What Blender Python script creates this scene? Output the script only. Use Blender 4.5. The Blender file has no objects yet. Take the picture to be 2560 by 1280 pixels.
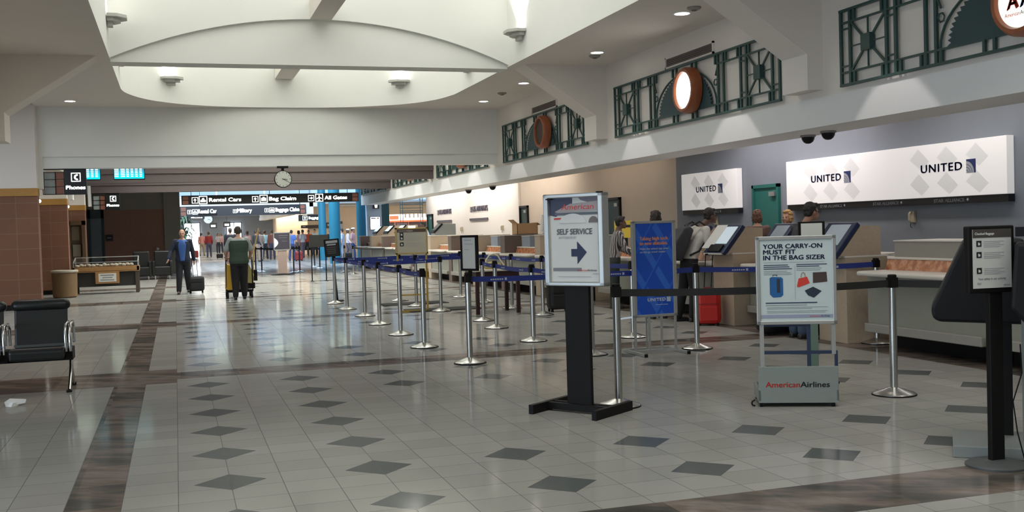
import bpy, bmesh, math, random
from mathutils import Vector, Matrix, noise as mnoise
random.seed(7)
C = bpy.context.scene.collection
sc = bpy.context.scene
PI = math.pi

# ------------------------------------------------------------------ camera
F_PX, YAW, PITCH, ROLL, CAM_H = 2631.04, 0.30888, -0.027372, -0.029753, 1.5
_f = Vector((math.sin(YAW)*math.cos(PITCH), math.cos(YAW)*math.cos(PITCH), math.sin(PITCH)))
_r = Vector((math.cos(YAW), -math.sin(YAW), 0))
_u = _r.cross(_f)
CR = math.cos(ROLL)*_r + math.sin(ROLL)*_u
CU = -math.sin(ROLL)*_r + math.cos(ROLL)*_u
cam = bpy.data.cameras.new('camera'); cam.sensor_width = 36; cam.lens = F_PX/2560*36
cam.clip_end = 400
cam_o = bpy.data.objects.new('camera', cam); C.objects.link(cam_o)
cam_o.matrix_world = Matrix(((CR.x, CU.x, -_f.x, 0), (CR.y, CU.y, -_f.y, 0), (CR.z, CU.z, -_f.z, CAM_H), (0, 0, 0, 1)))
sc.camera = cam_o
def at(px, py, Y):                      # the point of the photo's line of sight that lies at depth Y down the hall
    d = _f + (px-1280)/F_PX*CR - (py-640)/F_PX*CU
    d = d*(Y/d.y); return Vector((d.x, Y, CAM_H+d.z))

# ------------------------------------------------------------------ view, world, large lights
sc.view_settings.view_transform = 'Standard'; sc.view_settings.look = 'None'
sc.view_settings.exposure = 0.45; sc.view_settings.gamma = 1.0; sc.view_settings.use_curve_mapping = False
sc.cycles.max_bounces = 8; sc.cycles.diffuse_bounces = 5; sc.cycles.glossy_bounces = 4
sc.cycles.transmission_bounces = 4; sc.cycles.transparent_max_bounces = 8
sc.cycles.use_denoising = True
sc.cycles.sample_clamp_indirect = 4.0; sc.cycles.blur_glossy = 0.5
w = bpy.data.worlds.new('world'); sc.world = w; w.use_nodes = True
w.node_tree.nodes['Background'].inputs[0].default_value = (0.58, 0.77, 1.0, 1)
w.node_tree.nodes['Background'].inputs[1].default_value = 1.05

LIGHT_SCALE = 1.0
def area(name, loc, sx, sy, power, col=(1, 1, 1), d=(0, 0, -1), spread=PI):
    l = bpy.data.lights.new(name, 'AREA'); l.shape = 'RECTANGLE'; l.size = sx; l.size_y = sy
    l.energy = power*LIGHT_SCALE; l.color = col; l.spread = spread
    o = bpy.data.objects.new(name, l); C.objects.link(o)
    z = -Vector(d).normalized(); y = Vector((0, 1, 0)) if abs(z.y) < .9 else Vector((0, 0, 1))
    y = (y-z*y.dot(z)).normalized(); x = y.cross(z)
    o.matrix_world = Matrix(((x.x, y.x, z.x, loc[0]), (x.y, y.y, z.y, loc[1]), (x.z, y.z, z.z, loc[2]), (0, 0, 0, 1))); return o
def spot(name, loc, power, ang, d=(0, 0, -1), col=(1, .93, .85), blend=.5, rad=.06):
    l = bpy.data.lights.new(name, 'SPOT'); l.energy = power*LIGHT_SCALE; l.color = col
    l.spot_size = math.radians(ang); l.spot_blend = blend; l.shadow_soft_size = rad
    o = bpy.data.objects.new(name, l); C.objects.link(o); o.location = loc
    o.rotation_euler = Vector(d).to_track_quat('-Z', 'Y').to_euler(); return o
WELL = (1.0, .995, .95)
# skylight wells: daylight coming down the shafts (the glazed tops are out of frame)
area('skylight_daylight', (2.56, 15.4, 7.3), 6.4, 6.4, 150, WELL)
area('skylight_daylight', (2.56, 22.2, 7.3), 6.4, 5.6, 120, WELL)
area('skylight_daylight', (2.56, 2.5, 7.3), 6.4, 9.0, 265, WELL)
area('skylight_daylight', (2.56, 29.3, 7.3), 6.0, 5.4, 500, WELL)
area('skylight_daylight', (2.56, 36.3, 7.3), 6.0, 5.4, 600, WELL)
# daylight through the atrium glazing beyond the hall
area('atrium_light', (8.0, 54.0, 9.8), 20, 14, 1700, (.60, .78, 1.0), (0, 0, -1))
# two added fill lights, then cool daylight from the entrance glazing on the left, outside the frame
area('atrium_light', (3.0, 47.5, 7.5), 8, 3, 1300, (.80, .88, 1.0), (0, 1, -.45))  # added fill, aimed to brighten the far header
area('left_aisle_fill', (-5.6, 20.5, 4.4), 3.0, 4.0, 130, (.86, .92, 1.0), (0, 0, -1))  # added out of view to lift the wall over the brick pier
area('entrance_daylight', (-8.8, 1.0, 1.55), 2.6, 14, 500, (.70, .84, 1.0), (1, 0, .22))
# light troughs over the ticket counters, behind the fascia
for y0, y1, p, c in ((8.6, 12.5, 20, (1, .93, .88)), (13.8, 17.8, 38, (1, .90, .90)), (21.0, 24.5, 8, (1, .86, .68)), (26.5, 30.6, 38, (1, .90, .78)),
                     (31.6, 36.8, 68, (1, .94, .86)), (37.5, 43.4, 72, (1, .95, .88))):
    area('counter_trough_light', (9.35, (y0+y1)/2, 3.28), .25, y1-y0, p, c, (.35, 0, -1))

# ------------------------------------------------------------------ node material helpers
class NT:
    def __init__(s, name):
        s.m = bpy.data.materials.new(name); s.m.use_nodes = True; s.t = s.m.node_tree
        s.b = s.t.nodes['Principled BSDF']; s._tc = None
    def n(s, typ, **kw):
        nd = s.t.nodes.new(typ)
        for k, v in kw.items(): setattr(nd, k, v)
        return nd
    def put(s, sock, v):
        if isinstance(v, bpy.types.NodeSocket): s.t.links.new(v, sock)
        elif isinstance(v, (tuple, list)) and len(v) == 3 and len(sock.default_value) == 4: sock.default_value = (*v, 1)
        else: sock.default_value = v
    def math(s, op, a, b=0.0, c=None):
        nd = s.n('ShaderNodeMath', operation=op); s.put(nd.inputs[0], a); s.put(nd.inputs[1], b)
        if c is not None: s.put(nd.inputs[2], c)
        return nd.outputs[0]
    def coords(s, kind='Object'):
        if s._tc is None: s._tc = s.n('ShaderNodeTexCoord')
        return s._tc.outputs[kind]
    def xyz(s):
        nd = s.n('ShaderNodeSeparateXYZ'); s.put(nd.inputs[0], s.coords()); return nd.outputs
    def noise(s, scale, detail=2.0, vec=None, rough=.5):
        nd = s.n('ShaderNodeTexNoise'); s.put(nd.inputs['Vector'], vec if vec is not None else s.coords())
        nd.inputs['Scale'].default_value = scale; nd.inputs['Detail'].default_value = detail; nd.inputs['Roughness'].default_value = rough
        return nd.outputs[0]
    def ramp(s, fac, stops):
        nd = s.n('ShaderNodeValToRGB'); s.put(nd.inputs[0], fac); e = nd.color_ramp.elements
        while len(e) < len(stops): e.new(.5)
        for i, (p, c) in enumerate(stops): e[i].position = p; e[i].color = (*c, 1)
        return nd.outputs[0]
    def mix(s, fac, a, b):
        nd = s.n('ShaderNodeMix', data_type='RGBA'); s.put(nd.inputs[0], fac); s.put(nd.inputs[6], a); s.put(nd.inputs[7], b)
        return nd.outputs[2]
    def bump(s, h, dist=.002, strength=.5):
        nd = s.n('ShaderNodeBump'); nd.inputs['Strength'].default_value = strength; nd.inputs['Distance'].default_value = dist
        s.put(nd.inputs['Height'], h); s.put(s.b.inputs['Normal'], nd.outputs[0])
_mats = {}
def mat(name, col, rough=.6, metal=0., var=.08, scale=6., emit=0., spec=.5, bump=0., alpha=1., ecol=None):
    if name in _mats: return _mats[name]
    t = NT(name); b = t.b
    d = tuple(max(0, c*(1-var)) for c in col); l = tuple(min(1, c*(1+var)) for c in col)
    nz = t.noise(scale, 3)
    t.put(b.inputs['Base Color'], t.mix(nz, d, l))
    b.inputs['Roughness'].default_value = rough; b.inputs['Metallic'].default_value = metal
    b.inputs['Specular IOR Level'].default_value = spec
    if emit: t.put(b.inputs['Emission Color'], ecol or col); b.inputs['Emission Strength'].default_value = emit
    if bump: t.bump(t.noise(scale*8, 3), bump)
    if alpha < 1: b.inputs['Alpha'].default_value = alpha
    _mats[name] = t.m; return t.m

# ------------------------------------------------------------------ mesh builder
class MB:
    def __init__(s): s.bm = bmesh.new(); s.M = None
    def v(s, p):
        p = Vector(p)
        return s.bm.verts.new(s.M @ p if s.M is not None else p)
    def face(s, vs):
        try: return s.bm.faces.new(vs)
        except ValueError: return None
    def box(s, x0, x1, y0, y1, z0, z1):
        a = [s.v((x, y, z)) for z in (z0, z1) for y in (y0, y1) for x in (x0, x1)]
        for q in ((0, 2, 3, 1), (4, 5, 7, 6), (0, 1, 5, 4), (2, 6, 7, 3), (0, 4, 6, 2), (1, 3, 7, 5)): s.face([a[i] for i in q])
        return s
    def prism(s, poly, axis, a, b):
        """poly of 2D points; axis 'x','y','z' is the extrusion axis, from a to b"""
        def P(p, t):
            return {'x': (t, p[0], p[1]), 'y': (p[0], t, p[1]), 'z': (p[0], p[1], t)}[axis]
        A = [s.v(P(p, a)) for p in poly]; B = [s.v(P(p, b)) for p in poly]; n = len(poly)
        s.face(A[::-1]); s.face(B)
        for i in range(n): s.face([A[i], A[(i+1) % n], B[(i+1) % n], B[i]])
        return s
    def quad(s, *p): s.face([s.v(q) for q in p]); return s
    def bar(s, p, q, w, h=None, up=(0, 0, 1)):
        p, q = Vector(p), Vector(q); h = h or w; d = (q-p).normalized(); up = Vector(up)
        if abs(d.dot(up)) > .98: up = Vector((1, 0, 0))
        a = d.cross(up).normalized()*w/2; b = a.cross(d).normalized()*h/2
        r = [[s.v(c+i*a+j*b) for i, j in ((-1, -1), (1, -1), (1, 1), (-1, 1))] for c in (p, q)]
        s.face(r[0][::-1]); s.face(r[1])
        for i in range(4): s.face([r[0][i], r[0][(i+1) % 4], r[1][(i+1) % 4], r[1][i]])
        return s
    def tube(s, pts, r, n=10, closed=False):
        pts = [Vector(p) for p in pts]; rings = []; ref = None
        for i, p in enumerate(pts):
            if closed: d = (pts[(i+1) % len(pts)]-pts[i-1]).normalized()
            else: d = (pts[min(i+1, len(pts)-1)]-pts[max(i-1, 0)]).normalized()
            if ref is None: ref = Vector((0, 0, 1)) if abs(d.z) < .9 else Vector((1, 0, 0))
            a = d.cross(ref).normalized(); b = a.cross(d); ref = b
            rr = r[i] if isinstance(r, (list, tuple)) else r
            rings.append([s.v(p+rr*(math.cos(t)*a+math.sin(t)*b)) for t in (2*PI*k/n for k in range(n))])
        m = len(rings)
        for i in range(m if closed else m-1):
            A, B = rings[i], rings[(i+1) % m]
            for k in range(n): s.face([A[k], A[(k+1) % n], B[(k+1) % n], B[k]])
        if not closed: s.face(rings[0][::-1]); s.face(rings[-1])
        return s
    def lathe(s, prof, c=(0, 0, 0), n=24, axis='z'):
        c = Vector(c); rings = []
        for r, h in prof:
            R = []
            for k in range(n):
                t = 2*PI*k/n; x, y = r*math.cos(t), r*math.sin(t)
                R.append(s.v(c+Vector({'z': (x, y, h), 'y': (x, h, y), 'x': (h, x, y)}[axis])))
            rings.append(R)
        for A, B in zip(rings, rings[1:]):
            for k in range(n): s.face([A[k], A[(k+1) % n], B[(k+1) % n], B[k]])
        s.face(rings[0][::-1]); s.face(rings[-1]); return s
    def ell(s, c, r, n=12, m=8):
        c = Vector(c)
        if not isinstance(r, (tuple, list)): r = (r, r, r)
        top = s.v(c+Vector((0, 0, r[2]))); bot = s.v(c-Vector((0, 0, r[2]))); rings = []
        for i in range(1, m):
            f = PI*i/m
            rings.append([s.v(c+Vector((r[0]*math.sin(f)*math.cos(2*PI*k/n), r[1]*math.sin(f)*math.sin(2*PI*k/n), r[2]*math.cos(f)))) for k in range(n)])
        for k in range(n):
            s.face([top, rings[0][k], rings[0][(k+1) % n]]); s.face([bot, rings[-1][(k+1) % n], rings[-1][k]])
            for A, B in zip(rings, rings[1:]): s.face([A[k], B[k], B[(k+1) % n], A[(k+1) % n]])
        return s
    def cap(s, p, q, r0, r1, n=10):
        """tapered rod with rounded ends"""
        p, q = Vector(p), Vector(q); d = (q-p); L = d.length; d = d/L if L > 1e-6 else Vector((0, 0, 1))
        pts = []; rr = []
        for k in (90, 55, 25): t = math.radians(k); pts.append(p-d*r0*math.sin(t)); rr.append(max(r0*math.cos(t), r0*.02))
        pts.append(p); rr.append(r0); pts.append(q); rr.append(r1)
        for k in (25, 55, 90): t = math.radians(k); pts.append(q+d*r1*math.sin(t)); rr.append(max(r1*math.cos(t), r1*.02))
        return s.tube(pts, rr, n)
    def chain(s, pts, rs, n=10):
        for i in range(len(pts)-1): s.cap(pts[i], pts[i+1], rs[i], rs[i+1], n)
        return s
    def loft(s, secs, n=16):
        """secs: (z, rx, ry, cx, cy)"""
        rings = [[s.v((cx+rx*math.cos(2*PI*k/n), cy+ry*math.sin(2*PI*k/n), z)) for k in range(n)] for z, rx, ry, cx, cy in secs]
        for A, B in zip(rings, rings[1:]):
            for k in range(n): s.face([A[k], A[(k+1) % n], B[(k+1) % n], B[k]])
        s.face(rings[0][::-1]); s.face(rings[-1]); return s
    def mesh(s, name, m=None, smooth=None):
        bmesh.ops.recalc_face_normals(s.bm, faces=s.bm.faces)
        me = bpy.data.meshes.new(name); s.bm.to_mesh(me); s.bm.free()
        if m: me.materials.append(m)
        if smooth:
            for p in me.polygons: p.use_smooth = True
            try: me.set_sharp_from_angle(angle=math.radians(smooth))
            except Exception: pass
        return me
    def build(s, name, m=None, parent=None, smooth=None, bevel=0, loc=None):
        o = bpy.data.objects.new(name, s.mesh(name, m, smooth)); C.objects.link(o)
        if parent: o.parent = parent
        if loc: o.location = loc
        if bevel:
            md = o.modifiers.new('bevel', 'BEVEL'); md.width = bevel; md.segments = 2; md.limit_method = 'ANGLE'
        return o

def tag(o, label=None, cat=None, group=None, kind=None):
    if label: o['label'] = label
    if cat: o['category'] = cat
    if group: o['group'] = group
    if kind: o['kind'] = kind
    return o
def empty(name, loc=(0, 0, 0), rz=0.):
    o = bpy.data.objects.new(name, None); C.objects.link(o); o.location = loc; o.rotation_euler = (0, 0, rz); o.empty_display_size = .1
    return o
def thing(name, label, cat, loc=(0, 0, 0), rz=0., group=None): return tag(empty(name, loc, rz), label, cat, group)
def struct(o): o['kind'] = 'structure'; return o
def copy_tree(o, parent=None):
    c = o.copy(); C.objects.link(c)
    if parent: c.parent = parent
    for ch in list(o.children): copy_tree(ch, c)
    return c
_dg = None
def text(name, s, m, parent, origin, right=(1, 0, 0), up=(0, 0, 1), h=.1, width=None, align='LEFT', depth=.001, bold=0., shear=0., spacing=1., lift=0.):
    """flat lettering; origin is the baseline start (or centre), h the cap height; width stretches it to an exact width"""
    cu = bpy.data.curves.new(name, 'FONT'); cu.body = s; cu.size = h/.72; cu.extrude = depth; cu.align_x = 'LEFT'
    cu.shear = shear; cu.space_character = spacing; cu.resolution_u = 3
    o = bpy.data.objects.new(name, cu); C.objects.link(o)
    dg = bpy.context.evaluated_depsgraph_get(); me = bpy.data.meshes.new_from_object(o.evaluated_get(dg), depsgraph=dg)
    bpy.data.objects.remove(o); bpy.data.curves.remove(cu)
    xs = [v.co.x for v in me.vertices] or [0, 1]; x0, x1 = min(xs), max(xs)
    k = (width/(x1-x0)) if width else 1.
    off = {'LEFT': 0, 'CENTER': .5, 'RIGHT': 1.}[align]*(x1-x0)*k
    R, U = Vector(right).normalized(), Vector(up).normalized(); N = R.cross(U).normalized(); O = Vector(origin)
    for v in me.vertices:
        v.co = O + R*((v.co.x-x0)*k-off) + U*v.co.y + N*(v.co.z+depth+lift)
    if bold:                                # thicken the strokes with two shifted copies of the outline
        bb = bmesh.new(); bb.from_mesh(me)
        for dx in (-bold*h*2.4, bold*h*2.4):
            m2 = me.copy()
            for v in m2.vertices: v.co += R*dx+U*(dx*.5)
            bb.from_mesh(m2); bpy.data.meshes.remove(m2)
        bb.to_mesh(me); bb.free()
    me.materials.clear(); me.materials.append(m); me.name = name
    o = bpy.data.objects.new(name, me); C.objects.link(o)
    if parent: o.parent = parent
    return o
class Panel:
    """a plane to lay flat graphics on: origin at its lower left, u right, v up"""
    def __init__(s, parent, O, R, U): s.p = parent; s.O = Vector(O); s.R = Vector(R).normalized(); s.U = Vector(U).normalized(); s.N = s.R.cross(s.U)
    def pt(s, u, v, l=0.): return s.O+s.R*u+s.U*v+s.N*l
    def poly(s, name, pts, m, lift=.001, parent=None, thick=.0008):
        b = MB(); A = [b.v(s.pt(u, v, lift)) for u, v in pts]; B = [b.v(s.pt(u, v, lift+thick)) for u, v in pts]; n = len(pts)
        b.face(A[::-1]); b.face(B)
        for i in range(n): b.face([A[i], A[(i+1) % n], B[(i+1) % n], B[i]])
        return b.build(name, m, parent or s.p)
    def rects(s, name, rs, m, lift=.001, parent=None, thick=.0008):
        b = MB()
        for u0, v0, u1, v1 in rs:
            A = [b.v(s.pt(u, v, lift)) for u, v in ((u0, v0), (u1, v0), (u1, v1), (u0, v1))]
            B = [b.v(s.pt(u, v, lift+thick)) for u, v in ((u0, v0), (u1, v0), (u1, v1), (u0, v1))]
            b.face(A[::-1]); b.face(B)
            for i in range(4): b.face([A[i], A[(i+1) % 4], B[(i+1) % 4], B[i]])
        return b.build(name, m, parent or s.p)
    def text(s, name, t, m, u, v, h, lift=.001, parent=None, **kw):
        return text(name, t, m, parent or s.p, s.pt(u, v), s.R, s.U, h, lift=lift, depth=.0006, **kw)

# ------------------------------------------------------------------ shared materials
M_CEIL = mat('ceiling_plaster', (.79, .745, .69), .9, var=.03, scale=2, spec=.2)
M_WELL = mat('well_white_plaster', (.84, .85, .81), .9, var=.02, scale=2, spec=.2)
M_FASC = mat('fascia_grey_plaster', (.76, .77, .77), .75, var=.03, scale=2, spec=.3)
M_HDR = mat('header_plaster', (.82, .83, .81), .9, var=.03, scale=2, spec=.2)
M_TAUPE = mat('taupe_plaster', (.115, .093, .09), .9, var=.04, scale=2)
M_SLATE = mat('slate_blue_wall', (.23, .255, .29), .85, var=.05, scale=3)
M_BEIGE = mat('beige_wall', (.60, .52, .44), .85, var=.05, scale=2)
M_CREAM = mat('cream_wall', (.80, .76, .72), .85, var=.03, scale=2)
M_TAN = mat('tan_wall', (.72, .58, .42), .8, var=.05, scale=3)
M_DARK = mat('black_plastic', (.008, .008, .009), .5, var=.2, spec=.2)
M_BLK = mat('matt_black_metal', (.008, .007, .007), .55, metal=.0, var=.2, spec=.2)
M_STEEL = mat('brushed_steel', (.56, .56, .53), .28, metal=1., var=.12, scale=30)
M_CHROME = mat('chrome', (.75, .75, .74), .12, metal=1., var=.04)
M_ALU = mat('satin_aluminium', (.50, .51, .50), .38, metal=.7, var=.06, scale=20)
M_GREYP = mat('grey_painted_steel', (.22, .24, .235), .5, var=.06, scale=10)
M_PAPER = mat('printed_paper', (.66, .66, .63), .5, var=.02)
M_WHITE = mat('white_vinyl', (.86, .86, .84), .45, var=.02)
M_INKB = mat('black_ink', (.015, .015, .02), .5, var=.1)
M_NAVY = mat('navy_ink', (.012, .02, .075), .5, var=.1)
M_RED = mat('red_ink', (.60, .045, .03), .5, var=.1)
M_GREYI = mat('grey_ink', (.22, .23, .25), .6, var=.1)
M_LGREY = mat('light_grey_ink', (.42, .44, .47), .6, var=.1)
M_TEAL = mat('teal_painted_metal', (.018, .062, .058), .45, var=.15, scale=8)
M_TEALD = mat('teal_door_paint', (.02, .15, .125), .5, var=.08, scale=4)
M_BLUECOL = mat('blue_column_paint', (.015, .16, .25), .45, var=.1, scale=3)
M_WOODR = mat('cherry_wood_ring', (.30, .085, .03), .4, var=.25, scale=14)
M_BELT = mat('blue_belt_webbing', (.012, .028, .20), .65, var=.1, scale=60)
M_BELTK = mat('black_belt_webbing', (.008, .008, .008), .7, var=.1, scale=60)
M_EMW = mat('lit_white', (1, 1, .96), .5, emit=3.2, var=.0)
M_EMS = mat('sign_lit_letters', (.95, 1, .93), .5, emit=2.2, var=.0)
M_BULB = mat('lamp_glow', (1, .93, .88), .5, emit=9., var=.0)

# ------------------------------------------------------------------ floor
def floor_material():
    t = NT('polished_tile_floor'); x, y, z = t.xyz(); m = t.math
    def lt(a, b): return m('LESS_THAN', a, b)
    def gt(a, b): return m('GREATER_THAN', a, b)
    def mod(a, b): return m('FLOORED_MODULO', a, b)
    def AND(*a):
        r = a[0]
        for q in a[1:]: r = m('MULTIPLY', r, q)
        return r
    def OR(a, b): return m('MAXIMUM', a, b)
    PER = 7.1
    # grout lines
    gx = m('ABSOLUTE', m('SUBTRACT', mod(m('ADD', x, .038), .3042), .1521))
    gy = m('ABSOLUTE', m('SUBTRACT', mod(m('SUBTRACT', y, 5.72-.1478), .2957), .1478))
    grout = OR(gt(gx, .1496), gt(gy, .1453))
    # cell random shade
    cx = m('FLOOR', m('DIVIDE', m('ADD', x, .038), .3042)); cy = m('FLOOR', m('DIVIDE', m('SUBTRACT', y, 5.572), .2957))
    cv = t.n('ShaderNodeCombineXYZ'); t.put(cv.inputs[0], cx); t.put(cv.inputs[1], cy)
    wn = t.n('ShaderNodeTexWhiteNoise', noise_dimensions='2D'); t.put(wn.inputs[0], cv.outputs[0]); rnd = wn.outputs[0]
    sp = t.noise(160, 2); big = t.noise(.7, 3)
    tile = t.mix(rnd, (.300, .302, .283), (.362, .364, .342))
    tile = t.mix(t.math('MULTIPLY', sp, .5), tile, (.30, .27, .24))
    tile = t.mix(t.math('MULTIPLY', big, .35), tile, (.15, .15, .142))
    # diamonds
    u = m('DIVIDE', m('SUBTRACT', x, .266), .9127); iu = m('ROUND', u)
    dx = m('MULTIPLY', m('ABSOLUTE', m('SUBTRACT', u, iu)), .9127)
    vv = m('SUBTRACT', m('DIVIDE', mod(m('ADD', m('SUBTRACT', y, 5.72), .4435), PER), .887), .5); iv = m('ROUND', vv)
    dy = m('MULTIPLY', m('ABSOLUTE', m('SUBTRACT', vv, iv)), .887)
    dia = lt(m('ADD', dx, dy), .216)
    colok = AND(gt(iu, -.5), lt(iu, 7.5)); rowok = lt(iv, 6.5)
    full = OR(lt(iu, 1.5), gt(iu, 5.5)); edge = OR(lt(iv, 1.5), gt(iv, 4.5))
    dia = AND(dia, colok, rowok, OR(full, edge))
    edgeline = AND(dia, gt(m('ADD', dx, dy), .2115))
    diacol = t.mix(sp, (.070, .080, .082), (.115, .124, .122))
    # granite
    wv = t.n('ShaderNodeVectorRotate', rotation_type='Z_AXIS'); t.put(wv.inputs[0], t.coords()); wv.inputs['Angle'].default_value = .5
    st = t.n('ShaderNodeMapping'); t.put(st.inputs[0], wv.outputs[0]); st.inputs['Scale'].default_value = (.7, 2.2, 1)
    bcx = m('FLOOR', m('DIVIDE', x, .61)); bcy = m('FLOOR', m('DIVIDE', y, .57))
    bv = t.n('ShaderNodeCombineXYZ'); t.put(bv.inputs[0], bcx); t.put(bv.inputs[1], bcy)
    bn = t.n('ShaderNodeTexWhiteNoise', noise_dimensions='2D'); t.put(bn.inputs[0], bv.outputs[0])
    g1 = m('ADD', m('MULTIPLY', t.noise(2.0, 5, st.outputs[0], .55), .86), m('MULTIPLY', bn.outputs[0], .18))
    gran = t.ramp(g1, [(.36, (.022, .028, .026)), (.46, (.055, .054, .048)), (.55, (.125, .098, .082)), (.64, (.19, .155, .138)), (.74, (.075, .08, .075))])
    gran = t.mix(m('MULTIPLY', sp, .25), gran, (.25, .2, .17))
    # bands
    inl = lt(x, -.038)
    b_cross = AND(gt(x, -.038), lt(mod(m('SUBTRACT', y, 4.55), PER), .57))
    b_left = AND(inl, lt(mod(m('SUBTRACT', y, 4.28), PER), 1.17))
    b_long = AND(gt(x, -.645), lt(x, -.342))
    b_edge = gt(x, 7.32)
    band = OR(OR(b_cross, b_left), OR(b_long, b_edge))
    far = gt(y, 47.)
    band = AND(band, m('SUBTRACT', 1., far))
    diag = AND(dia, m('SUBTRACT', 1., band))
    col = t.mix(m('MULTIPLY', grout, .7), tile, (.07, .068, .06))
    col = t.mix(diag, col, diacol); col = t.mix(AND(edgeline, diag), col, (.07, .07, .065))
    gran = t.mix(m('MULTIPLY', grout, .35), gran, (.05, .045, .04))
    col = t.mix(band, col, gran)
    df = t.n('ShaderNodeBsdfDiffuse'); t.put(df.inputs[0], col)
    gl = t.n('ShaderNodeBsdfGlossy'); gl.inputs[0].default_value = (1, 1, 1, 1); t.put(gl.inputs['Roughness'], m('ADD', .06, m('MULTIPLY', t.noise(3, 3), .08)))
    fr = t.n('ShaderNodeFresnel'); fr.inputs[0].default_value = 1.48
    fac = m('ADD', .004, m('MULTIPLY', fr.outputs[0], m('SUBTRACT', .38, m('MULTIPLY', grout, .2))))
    mx = t.n('ShaderNodeMixShader'); t.put(mx.inputs[0], fac); t.t.links.new(df.outputs[0], mx.inputs[1]); t.t.links.new(gl.outputs[0], mx.inputs[2])
    t.t.links.new(mx.outputs[0], t.t.nodes['Material Output'].inputs[0]); t.t.nodes.remove(t.b)
    return t.m
fl = struct(MB().box(-14, 34, -9, 112, -.2, 0).build('floor', floor_material()))

# ------------------------------------------------------------------ ceiling with skylight wells
CZ = 4.5
def well_outline():
    L = [(-.93, 12.2), (-.93, 22.5)]
    arc = [(-.76, 23.48), (-.45, 24.2), (-.1, 24.65), (.3, 25.0), (.9, 25.3), (1.6, 25.46), (2.55, 25.52), (3.5, 25.46), (4.2, 25.3), (4.8, 25.0), (5.2, 24.75), (5.6, 24.3), (5.88, 23.7), (6.02, 23.0), (6.05, 22.5)]
    P = [L[1]]+arc+[(6.05, 20.0)]; sm = []
    P = [(-.93, 20.0)]+P
    for i in range(1, len(P)-2):
        for k in range(4):
            q = k/4; a, b_, c, d = P[i-1], P[i], P[i+1], P[i+2]
            sm.append(tuple(.5*((2*b_[j])+(-a[j]+c[j])*q+(2*a[j]-5*b_[j]+4*c[j]-d[j])*q*q+(-a[j]+3*b_[j]-3*c[j]+d[j])*q**3) for j in (0, 1)))
    return [L[0]]+sm+[(6.05, 22.5), (6.05, 12.2)]
WO = well_outline()
def ring_ceiling(b, x0, x1, y0, y1, hole, z0, z1):
    """rectangular slab with a polygonal hole"""
    n = len(hole)
    for z in (z0, z1):
        bb = bmesh.new(); outer = [bb.verts.new((x, y, z)) for x, y in ((x0, y0), (x1, y0), (x1, y1), (x0, y1))]
        inner = [bb.verts.new((x, y, z)) for x, y in hole]
        es = [bb.edges.new((outer[i], outer[(i+1) % 4])) for i in range(4)]+[bb.edges.new((inner[i], inner[(i+1) % n])) for i in range(n)]
        r = bmesh.ops.triangle_fill(bb, use_beauty=True, edges=es)
        me = bpy.data.meshes.new('tmp'); bb.to_mesh(me); bb.free(); b.bm.from_mesh(me); bpy.data.meshes.remove(me)
    return b
b = MB(); ring_ceiling(b, -2.9, 7.95, 11.95, 25.7, WO, CZ, CZ+.02)
struct(b.build('ceiling', M_CEIL))
R2 = lambda y0, y1: [(-.93, y0), (6.05, y0), (6.05, y1), (-.93, y1)]
b = MB(); ring_ceiling(b, -2.9, 7.95, -9, 11.95, R2(-2.2, 7.2), CZ, CZ+.02); struct(b.build('ceiling', M_CEIL))
b = MB(); ring_ceiling(b, -2.9, 7.95, 25.7, 32.6, R2(26.6, 31.8), CZ, CZ+.02); struct(b.build('ceiling', M_CEIL))
b = MB(); ring_ceiling(b, -2.9, 7.95, 32.6, 39.6, R2(33.6, 38.8), CZ, CZ+.02); struct(b.build('ceiling', M_CEIL))
def well_walls(outline, zt=7.5, mt=M_WELL, skip_open=False):
    b = MB(); n = len(outline); cx = sum(p[0] for p in outline)/n; cy = sum(p[1] for p in outline)/n
    out = [(x+(.08 if x > cx else -.08), y+(.08 if y > cy else -.08)) for x, y in outline]
    for i in range(n):
        j = (i+1) % n; (ax, ay), (bx, by) = outline[i], outline[j]; (cx_, cy_), (dx_, dy_) = out[i], out[j]
        b.quad((ax, ay, CZ), (bx, by, CZ), (bx, by, zt), (ax, ay, zt))
        b.quad((cx_, cy_, CZ+.02), (dx_, dy_, CZ+.02), (dx_, dy_, zt), (cx_, cy_, zt))
    bmesh.ops.remove_doubles(b.bm, verts=b.bm.verts, dist=.0005)
    return struct(b.build('wall_skylight_well', mt, smooth=25))
well_walls(WO); well_walls(R2(-2.2, 7.2)); well_walls(R2(26.6, 31.8)); well_walls(R2(33.6, 38.8))
for y0, y1 in ((12.1, 25.7), (-2.3, 7.3), (26.5, 31.9), (33.5, 38.9)):
    struct(MB().box(-1.1, 6.2, y0, y1, 7.5, 7.6).build('ceiling', M_WELL))
# arched beam across the well: face wall above, recessed arch panel below
def arc_pts(x0=-.93, x1=6.05, zs=CZ+.03, rise=.74, n=28):
    # circular arc
    w_ = (x1-x0)/2; R = (w_*w_+rise*rise)/(2*rise); cx = (x0+x1)/2; cz = zs+rise-R; a = math.asin(w_/R)
    return [(cx+R*math.sin(t), cz+R*math.cos(t)) for t in (-a+2*a*i/n for i in range(n+1))]
arcp = arc_pts()
b = MB()
b.prism(arcp+[(6.05, 7.5), (-.93, 7.5)], 'y', 18.82, 19.3)
struct(b.build('wall_over_arch', M_WELL))
b = MB(); b.prism([(-.93, CZ-.03)]+arcp+[(6.05, CZ-.03)], 'y', 18.9, 19.36)
struct(b.build('trim_arched_beam', M_WELL))
# long rib that runs down the middle of the wells
struct(MB().box(2.40, 2.78, 12.2, 18.82, 5.27, 5.6).build('trim_rib', M_CEIL))
struct(MB().box(2.38, 2.80, 19.36, 25.5, 5.17, 5.5).build('trim_rib', M_CEIL))

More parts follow.
